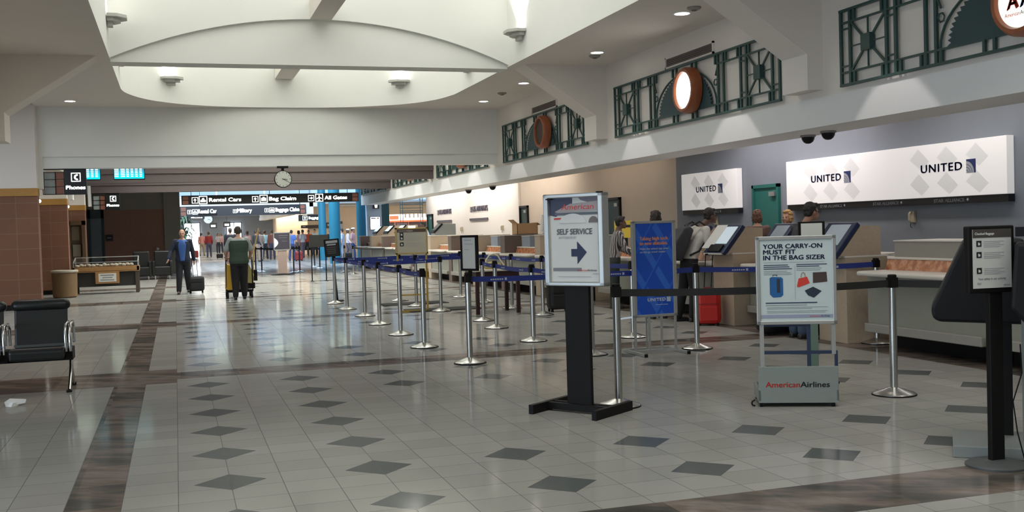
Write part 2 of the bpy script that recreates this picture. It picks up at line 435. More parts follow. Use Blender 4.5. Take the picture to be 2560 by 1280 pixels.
# haunched cross beams over the fascias
def haunch(y0, y1, side):
    pr = [(6.25, CZ), (7.65, 3.57), (7.65, 3.12), (7.9, 3.12), (7.9, CZ)]
    if side < 0: pr = [(5.12-x, z) for x, z in pr]
    return struct(MB().prism(pr, 'y', y0, y1).build('trim_haunched_beam', M_CEIL))
for y0, y1 in ((11.52, 12.1), (18.5, 19.1)):
    haunch(y0, y1, 1); haunch(y0, y1, -1)
haunch(4.5, 5.1, 1); haunch(4.5, 5.1, -1)

# right fascia over the counters (x = 7.88) and the mirrored one on the left
def fascia(x, s, y0, y1, name):
    b = MB(); b.box(min(x, x+s*.07), max(x, x+s*.07), y0, y1, 3.03, CZ+.02)
    struct(b.build(name, M_CEIL))
    b = MB(); b.box(min(x-s*.03, x+s*.75), max(x-s*.03, x+s*.75), y0, y1, 2.72, 3.03)
    b.box(min(x-s*.03, x+s*.75), max(x-s*.03, x+s*.75), y0, y1, 2.66, 2.72)
    return struct(b.build('trim_fascia_'+name.split('_')[1], M_FASC))
fascia(7.88, 1, -9, 46.2, 'wall_right_upper')
fascia(-2.76, -1, -9, 19.1, 'wall_left_upper')
struct(MB().box(-9, -2.88, 19.1, 25.3, CZ, CZ+.02).build('ceiling', M_CEIL))
# end walls of each bay above the passage: upper face, recessed lower strip
for Y in (25.6, 32.6, 39.55):
    x0 = -2.86; x1 = 7.88
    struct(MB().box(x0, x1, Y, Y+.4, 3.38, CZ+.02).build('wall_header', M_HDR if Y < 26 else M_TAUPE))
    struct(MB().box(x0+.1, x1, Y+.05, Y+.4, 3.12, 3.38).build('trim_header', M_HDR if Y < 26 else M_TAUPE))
    struct(MB().box(x0, x0+.1, Y, Y+.4, 2.66, 3.38).build('trim_header', M_HDR))

# upper right fascia end beyond the last bay
struct(MB().box(7.86, 8.7, 46.2, 46.3, 2.66, 4.5).build('wall_fascia_end', M_FASC))

# counter hall: back wall, its ceiling
struct(MB().box(10.3, 10.4, -9, 20.5, 0, 3.4).build('wall_right', M_SLATE))
struct(MB().box(10.3, 10.4, 20.5, 25.4, 0, 3.4).build('wall_right', M_BEIGE))
struct(MB().box(10.3, 10.4, 25.4, 31.3, 0, 3.4).build('wall_right', M_BEIGE))
struct(MB().box(10.28, 10.4, 31.3, 44.1, 0, 3.4).build('wall_right', M_CREAM))
struct(MB().box(8.6, 10.4, -9, 46.2, 3.4, 3.5).build('ceiling', M_CEIL))
struct(MB().box(8.56, 8.64, -9, 46.2, 2.72, 3.4).build('wall_trough', M_CEIL))
struct(MB().box(10.24, 10.3, 31.25, 31.45, 0, 3.4).build('trim_wall', M_CREAM))
struct(MB().box(-14, 34, -9.1, -9, 0, 4.6).build('wall_back', M_CEIL))

# brick piers on the left
def brick_material():
    t = NT('red_brown_block'); br = t.n('ShaderNodeTexBrick'); mp = t.n('ShaderNodeMapping')
    t.put(mp.inputs[0], t.coords()); mp.inputs['Rotation'].default_value = (PI/2, 0, 0)
    t.put(br.inputs[0], mp.outputs[0]); t.put(br.inputs['Color1'], (.190, .082, .048)); t.put(br.inputs['Color2'], (.215, .094, .055))
    t.put(br.inputs['Mortar'], (.25, .17, .12)); br.inputs['Scale'].default_value = 1.; br.inputs['Mortar Size'].default_value = .006
    br.inputs['Brick Width'].default_value = .66; br.inputs['Row Height'].default_value = .335; br.offset = 0.
    t.put(t.b.inputs['Base Color'], t.mix(t.math('MULTIPLY', t.noise(30, 3), .5), br.outputs[0], (.15, .075, .046)))
    t.b.inputs['Roughness'].default_value = .7; return t.m
M_BRICK = brick_material()
M_YEL = mat('ochre_stone_band', (.42, .22, .05), .6, var=.12, scale=8)
for Y, xl in ((25.25, -9.), (31.9, -5.2), (38.1, -5.2)):
    struct(MB().box(xl, -2.86, Y, Y+.35, 0, 2.5).build('wall_left', M_BRICK))
    struct(MB().box(xl, -2.85, Y-.02, Y+.36, 2.5, 2.67).build('trim_left', M_YEL))
    struct(MB().box(xl, -2.86, Y, Y+.35, 2.67, CZ).build('wall_left', M_CREAM))
    struct(MB().box(xl, -2.85, Y-.02, Y, 0, .12).build('baseboard_left', M_BLK))
struct(MB().box(-9, -3.5, 13, 19.1, 3.4, 3.5).build('ceiling', M_CEIL)); struct(MB().box(-9, -2.9, 25.6, 39.6, 3.4, 3.5).build('ceiling', M_CEIL))
struct(MB().box(-9.1, -9, -9, 25.3, 0, 4.5).build('wall_left', M_BRICK))
struct(MB().box(-9.02, -8.96, -6.2, 12.2, .2, 2.9).build('window_3', mat('entrance_glass', (.5, .6, .7), .2)))
struct(MB().box(-9, -2.9, -9, 13, 3.4, 3.5).build('ceiling', M_CEIL))
struct(MB().box(-5.3, -5.2, 25.6, 46, 0, 4.5).build('wall_left', M_BRICK))
# dark brown tiled wall with a lit beige strip, past the last pier
M_BRN = mat('dark_brown_wall_tile', (.27, .14, .093), .6, var=.15, scale=12)
M_OLV = mat('olive_beige_plaster', (.27, .25, .20), .85, var=.05)
struct(MB().box(-5.2, .18, 45.8, 46.1, 0, 2.68).build('wall_alcove', M_BRN))
struct(MB().box(-5.2, .18, 45.8, 46.1, 2.68, 4.6).build('wall_alcove', M_OLV))
struct(MB().box(-.42, .22, 45.72, 45.82, 0, 4.6).build('trim_alcove', M_OLV))
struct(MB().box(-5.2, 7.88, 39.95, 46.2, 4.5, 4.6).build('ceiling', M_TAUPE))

# ------------------------------------------------------------------ atrium and the hall beyond
M_GLASSB = NT('window_glass')
_t = M_GLASSB; _tr = _t.n('ShaderNodeBsdfTransparent'); _gl = _t.n('ShaderNodeBsdfGlossy'); _mx = _t.n('ShaderNodeMixShader')
_tr.inputs[0].default_value = (.85, .93, 1, 1); _gl.inputs['Roughness'].default_value = .05; _mx.inputs[0].default_value = .08
_t.t.links.new(_tr.outputs[0], _mx.inputs[1]); _t.t.links.new(_gl.outputs[0], _mx.inputs[2])
_t.t.links.new(_mx.outputs[0], _t.t.nodes['Material Output'].inputs[0]); M_GLASSB = _t.m
M_SKYW = mat('pale_blue_plaster', (.58, .70, .86), .8, var=.03)
# tall glazing above the second hall's mouth
def glazing(name, x0, x1, y, z0, z1, nx, nz):
    o = struct(MB().box(x0, x1, y, y+.02, z0, z1).build(name, M_GLASSB))
    b = MB()
    for i in range(nx+1): xx = x0+(x1-x0)*i/nx; b.box(xx-.04, xx+.04, y-.06, y, z0, z1)
    for i in range(nz+1): zz = z0+(z1-z0)*i/nz; b.box(x0, x1, y-.055, y-.005, zz-.035, zz+.035)
    b.build('window_frame', M_ALU, o); return o
glazing('window_1', -3, 7.6, 62.0, 3.72, 10, 4, 3)
glazing('window_2', 7.6, 34, 62.6, 3.25, 10, 8, 3)
struct(MB().box(-3, 7.72, 62.0, 62.3, 2.62, 3.72).build('wall_far_header', M_HDR))
struct(MB().box(-3, 7.6, 61.95, 62.0, 2.62, 2.75).build('trim_far_header', M_CREAM))
struct(MB().box(7.5, 7.95, 62.0, 100, 3.05, 3.75).build('trim_far_fascia', M_FASC))
struct(MB().box(7.45, 7.96, 74, 100, 2.8, 3.06).build('trim_far_fascia', M_FASC))
struct(MB().box(-14, 34, 46.0, 104, 10.0, 10.1).build('ceiling', M_SKYW))
struct(MB().box(-3, 7.5, 62.3, 104, 3.75, 3.8).build('ceiling', M_HDR))
struct(MB().box(7.95, 34, 62.7, 104, 3.3, 3.35).build('ceiling', M_CREAM))
struct(MB().box(-3.2, -3, 46.1, 104, 0, 10).build('wall_left', M_OLV))
struct(MB().box(9.0, 9.15, 76, 104, 0, 3.3).build('wall_far_right', M_TAN))
struct(MB().box(9.0, 34, 75.8, 76, 0, 3.3).build('wall_far_shops', M_TAN))
struct(MB().box(33.9, 34, -9, 104, 0, 10).build('wall_far_right', M_SKYW))
struct(MB().box(-3, 9.1, 103.8, 104, 0, 3.75).build('wall_far_end', M_SLATE))
for y in (66, 74, 82, 90, 98): area('far_hall_light', (3., y, 3.7), 3, 3, 190, (1, .95, .88))
for x in (12, 18, 25): area('far_shop_light', (x, 71, 3.25), 3, 2, 130, (1, .86, .68), (0, .6, -1))
area('far_counter_light', (8.4, 88, 3.0), .6, 24, 300, (1, .84, .64), (.6, 0, -1))
# far end doorway, daylight outside
M_DAY = mat('bright_daylight_outside', (1, 1, 1), .5, emit=5., var=0, ecol=(.85, .93, 1))
def doorway(n, x0, x1, z1, y=103.7):
    o = struct(MB().box(x0, x1, y-.02, y, 0, z1).build('door_%d' % n, M_DAY))
    b = MB(); b.box(x0-.08, x0, y-.08, y, 0, z1+.08); b.box(x1, x1+.08, y-.08, y, 0, z1+.08); b.box(x0, x1, y-.08, y, z1, z1+.08)
    b.box((x0+x1)/2-.03, (x0+x1)/2+.03, y-.06, y, 0, z1); b.build('door_frame', M_BLK, o)
doorway(1, .75, 2.2, 2.75); doorway(2, 4.7, 6.0, 2.7)
# wall panels between the atrium and the right-hand wing
# blue round columns
def column(x, y, r, m, h=10., lab=''):
    o = MB().lathe([(r, 0), (r, h)], n=24)
    return struct(o.build('trim_column', m, smooth=40, loc=(x, y, 0)))
for px, y, r, m in ((807, 58.0, .19*1.1, M_BLUECOL), (838, 51.0, .27, M_BLUECOL), (907, 47.5, .26, M_BLUECOL), (960, 47.5, .28, M_TEAL)):
    p = at(px, 600, y); column(p.x, y, r, m)

def hanging_rods(parent, xs, y, z0, z1, r=.012):
    for x in xs: MB().tube([(x, y, z0), (x, y, z1)], r, 6).build('hanging_rod', M_BLK, parent)

# ------------------------------------------------------------------ overhead direction signs
M_SIGNK = mat('sign_black', (.008, .009, .010), .35, var=.1)
M_COPPER = mat('copper_sign_square', (.26, .10, .06), .5, var=.1)
M_SGREY = mat('grey_sign_square', (.30, .34, .33), .5, var=.06)
def icon(P, parent, kind, u, v, s, m=M_EMS):
    """white square outline with a pictogram"""
    t = s*.09
    P.rects('icon_frame', [(u, v, u+s, v+t), (u, v+s-t, u+s, v+s), (u, v+t, u+t, v+s-t), (u+s-t, v+t, u+s, v+s-t)], m, parent=parent)
    a = lambda q: [(u+s*x, v+s*y) for x, y in q]
    if kind == 'up': P.poly('icon', a([(.44, .2), (.56, .2), (.56, .5), (.76, .5), (.5, .8), (.24, .5), (.44, .5)]), m, parent=parent)
    elif kind == 'right': P.poly('icon', a([(.2, .44), (.5, .44), (.5, .24), (.8, .5), (.5, .76), (.5, .56), (.2, .56)]), m, parent=parent)
    elif kind == 'car': P.poly('icon', a([(.18, .25), (.82, .25), (.82, .48), (.68, .52), (.60, .74), (.40, .74), (.32, .52), (.18, .48)]), m, parent=parent)
    elif kind == 'bag': P.poly('icon', a([(.2, .25), (.8, .25), (.8, .62), (.62, .62), (.62, .74), (.38, .74), (.38, .62), (.2, .62)]), m, parent=parent)
    elif kind == 'plane': P.poly('icon', a([(.5, .88), (.56, .78), (.56, .6), (.84, .42), (.84, .34), (.56, .44), (.54, .26), (.64, .18), (.64, .13), (.5, .17), (.36, .13), (.36, .18), (.46, .26), (.44, .44), (.16, .34), (.16, .42), (.44, .6), (.44, .78)]), m, parent=parent)
    elif kind == 'phone': P.poly('icon', a([(.62, .16), (.74, .22), (.66, .36), (.56, .34), (.48, .5), (.56, .66), (.66, .64), (.74, .78), (.62, .84), (.36, .72), (.30, .5), (.36, .28)]), m, parent=parent)

def direction_sign(label, x0, x1, z0, z1, Y, items, sq_left=True, sq_right=True, bg=M_SIGNK, th=.14, lit=M_EMS, rods=None, rl=.75, S=1.):
    t = thing('hanging_direction_sign', label, 'sign', ((x0+x1)/2, Y, z0)); ox = (x0+x1)/2
    MB().box(x0-ox, x1-ox, 0, th, 0, z1-z0).build('sign_body', bg, t, bevel=.01)
    P = Panel(t, (x0-ox, 0, 0), (1, 0, 0), (0, 0, 1)); H = z1-z0
    for u in ([0.04*S] if sq_left else [])+([x1-x0-.24*S] if sq_right else []):
        for k in range(2): P.rects('copper_square', [(u, H*(.08+.46*k), u+.2*S, H*(.46+.46*k))], M_COPPER)
    items = [(a, u*S, (c[0], c[1]*S) if a == 't' else c) for a, u, c in items]
    for kind, u, arg in items:
        if kind == 't': P.text('lettering', arg[0], lit, u, H*.30, H*.40, bold=.02, width=arg[1])
        else: icon(P, t, kind, u, H*arg[0], H*arg[1], lit)
    for x in (rods or ()): MB().tube([(x-ox, th/2, H), (x-ox, th/2, H+rl)], .012, 6).build('hanging_rod', M_BLK, t)
    return t
# main sign: x .28..6.75 at Y 39.6
s = direction_sign('long black overhead sign reading Rental Cars, Bag Claim and All Gates', .26, 6.72, 2.66, 3.00, 40.1,
    [('up', .36, (.14, .66)), ('car', .61, (.06, .86)), ('t', .97, ('Rental Cars', 1.13)), ('up', 2.50, (.14, .66)), ('bag', 2.77, (.06, .86)), ('t', 3.12, ('Bag Claim', .98)),
     ('right', 4.55, (.14, .66)), ('plane', 4.82, (.06, .86)), ('t', 5.17, ('All Gates', .84))], rods=(.6, 3.4, 6.3), rl=1.5)
q0, q1 = at(450, 535, 61.7), at(765, 510, 61.7)
direction_sign('smaller black sign reading Rental Car, Military and Baggage Claim, behind the long sign', q0.x, q1.x, q1.z-.56, q1.z, 61.78,
    [('up', .30, (.25, .40)), ('car', .50, (.2, .5)), ('t', .74, ('Rental Car', .74)), ('up', 2.16, (.25, .36)), ('t', 2.34, ('Military', .60)),
     ('up', 3.48, (.25, .40)), ('bag', 3.68, (.2, .5)), ('t', 3.94, ('Baggage Claim', 1.0))], bg=mat('sign_dark_blue', (.008, .012, .018), .4), th=.2, S=(q1.x-q0.x)/5.24)
p = at(750, 535, 59.0)
s = direction_sign('black overhead sign with a white up arrow, by the blue columns', at(747, 560, 59).x, at(800, 560, 59).x, at(750, 553, 59).z, at(750, 537, 59).z, 59.,
    [('up', .22, (.12, .72)), ('t', .55, ('Baggage', .6))], sq_left=False, sq_right=False)
MB().box(-.5, -.47, .05, .09, .3, 10-s.location.z).build('hanging_rod', M_BLK, s)
q0, q1 = at(468, 548, 61.8), at(511, 540, 61.8)
s = direction_sign('small black sign with white lettering on the far header beside the clock', q0.x, q1.x, q0.z, q1.z, 61.75, [('t', .2, ('Gates', .62))], False, False)
q0, q1 = at(500, 540, 60), at(540, 535, 60)
s = thing('sign_bar', 'thin black bar hanging above the far clock', 'sign', ((q0.x+q1.x)/2, 60, q0.z)); MB().box(-.5, .5, 0, .06, 0, .13).build('bar', M_BLK, s)
MB().box(-.42, -.40, .02, .04, .13, 10-s.location.z).build('hanging_rod', M_BLK, s)

def phones_sign(label, x0, Y, z0, behind):
    t = thing('phone_sign', label, 'sign', (x0, Y, z0)); Wd, H, th = .92, .58, .12
    MB().box(.45, Wd, -th, 0, 0, H-.02).build('sign_body', M_SIGNK, t, bevel=.008)
    P = Panel(t, (0, -th, 0), (1, 0, 0), (0, 0, 1))
    b = MB()
    for k in range(4): b.box(0, .46, -th+.02, -th+.05, .005+.165*k, .02+.165*k)
    for u in (.0, .03, .26, .44): b.box(u, u+.015, -th+.02, -th+.05, .005, .52)
    b.box(0, Wd, -th+.02, -th+.05, .56, .58)
    b.build('grid_frame', M_BLK, t)
    for k in range(3):
        P2 = Panel(t, (0, -th+.045, 0), (1, 0, 0), (0, 0, 1))
        P2.rects('grey_square', [(.05, .02+.165*k, .255, .165+.165*k)], M_SGREY); P2.rects('copper_square', [(.275, .02+.165*k, .435, .165+.165*k)], M_COPPER)
    icon(P, t, 'phone', .60, .29, .2); P.text('lettering', 'Phones', M_EMS, .49, .12, .085, bold=.03, width=.40)
phones_sign('black Phones sign with grey and copper squares on the nearest header', -2.79, 25.78, 2.53, 0)
phones_sign('smaller black Phones sign with copper squares further back on the left', -2.74, 39.75, 2.53, 0)

# flight monitors hanging behind the first header
def monitor(label, x0, x1, z0, z1, Y):
    t = thing('flight_monitor', label, 'monitor', ((x0+x1)/2, Y, z0)); w_ = (x1-x0)/2; H = z1-z0
    MB().box(-w_, w_, 0, .10, 0, H).build('casing', M_DARK, t, bevel=.01)
    nt = NT('flight_board_screen'); y_ = nt.xyz()[2]
    c = nt.ramp(nt.math('DIVIDE', y_, H), [(0, (.0, .42, .50)), (.25, (.0, .40, .50)), (.75, (.02, .06, .12)), (1, (.01, .02, .05))])
    nt.put(nt.b.inputs['Emission Color'], c); nt.b.inputs['Emission Strength'].default_value = 1.6; nt.put(nt.b.inputs['Base Color'], (.01, .01, .01))
    MB().box(-w_+.015, w_-.015, -.003, 0, .02, H-.02).build('screen', nt.m, t)
    P = Panel(t, (-w_, -.003, 0), (1, 0, 0), (0, 0, 1)); W2 = 2*w_
    cols = [.06, .26, .44, .58, .72, .86]; rs = []; 
    for r in range(7):
        for ci, c in enumerate(cols): rs.append((W2*c-.02, H*(.18+.105*r), W2*c+(.07 if ci in (0, 1) else .035), H*(.18+.105*r)+.018))
    P.rects('flight_lettering', rs, M_EMS)
    MB().box(-.03, .03, .04, .08, H, CZ-z0).build('hanging_bracket', M_BLK, t)
monitor('left of the two lit flight monitors, partly behind the Phones sign', -2.28, -1.60, 2.88, 3.27, 26.25)
monitor('right of the two lit blue flight monitors under the header', -1.32, -.63, 2.88, 3.27, 26.25)

# ------------------------------------------------------------------ clocks
def clock(label, x, y, z, r, hang=None, hands=(97, 118)):
    t = thing('round_clock', label, 'clock', (x, y, z))
    MB().lathe([(r, 0), (r, .09), (r*.94, .10)], n=40, axis='y').build('case', M_BLK, t, smooth=40)
    MB().lathe([(r*.92, -.004), (r*.92, 0)], n=40, axis='y').build('dial', mat('clock_dial', (.72, .74, .66), .5, var=.02), t)
    b = MB()
    for k in range(12):
        a = 2*PI*k/12; b.bar((math.sin(a)*r*.74, -.006, math.cos(a)*r*.74), (math.sin(a)*r*.86, -.006, math.cos(a)*r*.86), r*.06, .003, up=(0, 1, 0))
    b.build('hour_marks', M_INKB, t)
    for a, l, w_ in ((math.radians(hands[0]), .5, .05), (math.radians(hands[1]), .72, .035)):
        MB().bar((-math.sin(a)*r*.1, -.009, -math.cos(a)*r*.1), (math.sin(a)*r*l, -.009, math.cos(a)*r*l), r*w_, .003, up=(0, 1, 0)).build('hand', M_INKB, t)
    if hang:
        MB().box(-.03, .03, .02, .07, r*.97, hang-z-.04).build('hanging_bracket', M_BLK, t)
        MB().box(-.13, .13, -.01, .10, hang-z-.05, hang-z).build('mounting_plate', M_BLK, t)
clock('round white-dialled wall clock hanging below the first header', 2.50, 25.62, 2.81, .205, 3.12)
q = at(520, 548, 61.8); clock('small round clock on the far header, seen beyond the long sign', q.x, 61.85, q.z, .17*62/40)

# ------------------------------------------------------------------ sconces in the wells
def sconce(label, x, y, z, rz):
    t = thing('wall_sconce', label, 'wall light', (x, y, z), rz, 'uplight sconces in the skylight well')
    m = mat('sconce_grey', (.50, .50, .47), .6, var=.05)
    # local: wall behind at y=0, body towards -y
    b = MB(); b.prism([(-.27, 0), (-.27, -.16), (-.12, -.30), (.12, -.30), (.27, -.16), (.27, 0)], 'z', -.015, .035); b.build('upper_tray', m, t)
    MB().prism([(-.20, 0), (-.20, -.10), (-.08, -.20), (.08, -.20), (.20, -.10), (.20, 0)], 'z', -.07, -.015).build('lower_tray', m, t)
    MB().box(-.10, .10, -.08, 0, -.14, -.07).build('wall_bracket', m, t)
    MB().box(-.12, .12, -.2, -.03, .036, .045).build('lamp', M_BULB, t)
def sconce_light(x, y, z, d, p=170):
    spot('sconce_uplight', (x, y, z), p, 95, d, (1, .98, .9), .6, .08)
sconce('grey uplight sconce on the far curved wall of the well, left', .03, 24.72+.04, 5.02, 0); sconce_light(.05, 24.55, 5.10, (.0, .25, 1))
sconce('grey uplight sconce on the far curved wall of the well, right', 5.21, 24.74, 5.02, 0); sconce_light(5.2, 24.55, 5.10, (0, .25, 1))
sconce('grey uplight sconce on the right wall of the near well', 6.04, 18.0, 4.98, -PI/2); sconce_light(5.85, 18.0, 5.06, (.25, 0, 1))
sconce('grey uplight sconce on the left wall of the near well', -.92, 18.3, 5.08, PI/2); sconce_light(-.72, 18.3, 5.16, (-.25, 0, 1))
sconce('grey uplight sconce on the right wall behind the arched beam', 6.04, 21.6, 4.95, -PI/2); sconce_light(5.85, 21.6, 5.05, (.25, 0, 1))
sconce('grey uplight sconce on the left wall behind the arched beam', -.92, 22.0, 5.02, PI/2); sconce_light(-.72, 22.0, 5.12, (-.25, 0, 1))

# ------------------------------------------------------------------ downlights, smoke detectors, vents
def downlight(label, x, y, z=CZ, p=45, r=.11):
    t = thing('recessed_downlight', label, 'ceiling light', (x, y, z), 0, 'recessed ceiling downlights')
    MB().lathe([(r*1.25, 0), (r*1.25, -.012), (r, -.015), (r*.98, 0)], n=24).build('trim_ring', M_WHITE, t)
    MB().lathe([(r*.96, -.003), (r*.9, -.010)], n=20).build('lamp', M_BULB, t)
    spot('downlight_beam', (x, y, z-.03), p*1.3, 64, (0, 0, -1), (1, .9, .86), .12, .03)
for i, (x, y) in enumerate(((7.05, 6.7), (7.05, 10.1), (7.04, 13.7), (7.1, 17.04), (7.03, 20.88), (7.05, 23.95), (7.05, 27.8), (7.05, 31.0), (7.05, 34.8), (7.05, 38.0))):
    o = ('nearest', 'second', 'third', 'fourth', 'fifth', 'sixth', 'seventh', 'eighth', 'ninth', 'farthest')[i]
    downlight('round recessed downlight in the right ceiling strip, %s from the front' % o, x, y)
downlight('round recessed downlight in the left ceiling strip, the one in view', -2.05, 24.5, p=30)
for x, y in ((-2.05, 20.8), (-2.05, 17), (-2.05, 13.7)): spot('downlight_beam', (x, y, CZ-.03), 30, 100, (0, 0, -1), (1, .9, .86), .35, .05)
for i, (px, py) in enumerate(((1735, 18), (1487, 139), (1255, 232))):
    d = at(px, py, 10)-Vector((0, 0, CAM_H)); d = d*((CZ-CAM_H)/d.z)
    t = thing('smoke_detector', ('grey disc detector on the ceiling by the nearest downlight', 'grey disc detector on the ceiling by the middle downlight', 'grey disc detector on the ceiling by the far downlight')[i], 'smoke detector', (d.x, d.y, CZ))
    MB().lathe([(.10, 0), (.10, -.02), (.07, -.04)], n=20).build('base', mat('detector_grey', (.32, .31, .27), .6), t)
    MB().lathe([(.05, -.04), (.03, -.055)], n=16).build('sensor', mat('detector_dark', (.15, .15, .14), .6), t)
M_VENT = mat('vent_taupe', (.27, .22, .20), .6, var=.05)
for i, yc in enumerate((8.2, 15.12, 22.0, 29.0, 36.0)):
    t = thing('air_vent', 'long slot air vent above the %s grille on the right wall' % ('nearest', 'second', 'third', 'fourth', 'fifth')[i], 'vent', (7.88, yc, 4.07), 0, 'slot air vents over the grilles')
    b = MB(); b.box(-.03, 0, -.82, .82, -.03, 0); b.box(-.03, 0, -.82, .82, .13, .16); b.box(-.03, 0, -.82, -.79, -.03, .16); b.box(-.03, 0, .79, .82, -.03, .16); b.build('frame', M_CEIL, t)
    MB().box(-.008, 0, -.79, .79, 0, .13).build('slot_back', mat('vent_dark', (.12, .1, .09), .7), t)
    b = MB()
    for k in range(4): b.prism([(-.028, .012+.03*k), (-.005, .028+.03*k), (-.005, .032+.03*k), (-.028, .016+.03*k)], 'y', -.79, .79)
    b.build('louvre_blades', M_VENT, t)
for i, (x, y) in enumerate(((8.46, 12.76), (8.36, 12.14), (8.4, 30.4), (8.4, 27.9))):
    t = thing('dome_camera', ('black dome camera under the fascia, left of the near pair', 'black dome camera under the fascia, right of the near pair', 'small dome camera under the fascia over the far counters, farther one', 'small dome camera under the fascia over the far counters, nearer one')[i], 'camera', (x, y, 2.66))
    MB().lathe([(.105, 0), (.105, -.025), (.095, -.03)], n=24).build('mount_ring', mat('dome_ring', (.2, .19, .18), .5), t, smooth=30)
    MB().lathe([(.09, -.03), (.085, -.06), (.065, -.095), (.035, -.115), (.005, -.12)], n=24).build('dome', M_DARK, t, smooth=60)

# ------------------------------------------------------------------ teal grilles on the right upper wall
def make_grille():
    t = empty('decorative_grille', (7.83, 0, 3.09)); Wd, H = 5.6, .93; hw = Wd/2
    # local: x towards the wall, y along it; u measured from the far end (+y)
    def V(b, u, z0, z1, w_=.035, d=.03): b.box(-d/2, d/2, u-w_/2, u+w_/2, z0, z1)
    f = MB()
    for z in (0.015, H-.015): f.box(-.02, .02, -hw, hw, z-.015, z+.015)
    for z in (.165, H-.165):
        f.box(-.012, .012, -hw, -1.12, z-.012, z+.012); f.box(-.012, .012, 1.12, hw, z-.012, z+.012)
    for s in (-1, 1):
        for u in (2.78, 2.60, 1.92, 1.76, 1.26, 1.10): V(f, s*u, 0, H, .042)
        for u in (2.52, 2.00, 1.68, 1.34, 1.02, .40, .26):
            V(f, s*u, 0, .165); V(f, s*u, H-.165, H)
    f.box(-.012, .012, -1.12, 1.12, .15, .175)
    for s in (-1, 1):
        for z in (.24, H-.24): f.box(-.01, .01, min(s*2.6, s*2.78), max(s*2.6, s*2.78), z-.01, z+.01); f.box(-.01, .01, min(s*1.76, s*1.92), max(s*1.76, s*1.92), z-.01, z+.01)
    f.build('frame', M_TEAL, t)
    for s in (-1, 1):
        b = MB(); cy = s*2.26; cz = H/2; hy, hz = .33, .30
        for dy, dz, w_ in ((1, 1, .028), (1, -1, .028), (-1, 1, .028), (-1, -1, .028), (0, 1, .014), (0, -1, .014), (1, 0, .014), (-1, 0, .014)):
            b.bar((0, cy, cz), (0, cy+dy*hy, cz+dz*hz), w_, .02, up=(1, 0, 0))
        b.box(-.045, .03, cy-.085, cy+.085, cz-.095, cz+.095)
        b.build('sunburst', M_TEAL, t)
    # fan with a saw-tooth edge
    pts = [(.92, .165)]; n = 66
    for k in range(n+1):
        a = PI*k/n; r = 1.0 if k % 2 == 0 else .94
        pts.append((.92*r*math.cos(a), .18+.60*r*math.sin(a)))
    pts.append((-.92, .165))
    MB().prism(pts, 'x', -.012, .004).build('fan_panel', mat('fan_teal', (.028, .066, .072), .6, var=.1), t)
    MB().tube([(0, 1.04*math.cos(PI*k/24), .17+.62*math.sin(PI*k/24)) for k in range(25)], .016, 6).build('outer_arc', M_TEAL, t)
    b = MB()
    for s in (-1, 1):
        b.bar((0, s*1.02, .60), (0, s*1.12, .80), .02, .02); b.tube([(0, s*(1.02+.05*math.cos(q)), .50+.05*math.sin(q)) for q in (0, 1, 2, 3, 4, 5, 6.2)], .01, 5)
    b.build('scroll', M_TEAL, t)
    return t
names = ['nearest', 'second', 'third', 'fourth', 'fifth', 'farthest']
g0 = make_grille()
for i, yc in enumerate((8.28, 15.22, 22.2, 29.2, 36.2, 43.2)):
    g = g0 if i == 0 else copy_tree(g0)
    g.location = (7.83, yc, 3.09)
    tag(g, 'teal metal grille with sunburst ends on the right wall, %s along it' % names[i], 'grille', 'teal sunburst grilles along the upper wall')
def round_sign(label, yc, zc, disc, lit=0):
    t = thing('round_wall_sign', label, 'sign', (7.80, yc, zc))
    b = MB(); b.lathe([(.36, 0), (.36, -.12), (.33, -.17), (.29, -.17), (.27, -.12), (.27, 0)], n=48, axis='x'); b.build('wooden_ring', M_WOODR, t, smooth=35)
    MB().lathe([(.275, -.13), (.275, -.10)], n=40, axis='x').build('disc', disc, t)
    return t
round_sign('round wooden-ringed sign with a dark brown blank disc', 21.75, 3.56, mat('dark_disc', (.05, .028, .022), .6))
r2 = round_sign('round wooden-ringed sign with a glowing blank white disc', 14.92, 3.56, M_EMW)
r1 = round_sign('round wooden-ringed lit sign with red and blue letters AA', 8.04, 3.52, mat('lit_cream', (1, .98, .86), .5, emit=.8, var=0))
P = Panel(r1, (-.132, .24, -.24), (0, -1, 0), (0, 0, 1))
P.text('letter', 'A', M_RED, .085, .155, .15, bold=.03); P.text('letter', 'A', mat('blue_ink', (.01, .025, .16), .5), .25, .155, .15, bold=.03)
P.text('lettering', 'American', M_RED, .05, .085, .038, width=.19); P.text('lettering', 'Airlines', M_NAVY, .245, .085, .038, width=.16)
for yc in (28.7, 35.5, 42.4): round_sign('round wooden-ringed blank sign over the %s' % {28.7: 'fourth grille', 35.5: 'fifth grille', 42.4: 'farthest grille'}[yc], yc, 3.56, mat('dark_disc', (.05, .028, .022), .6))

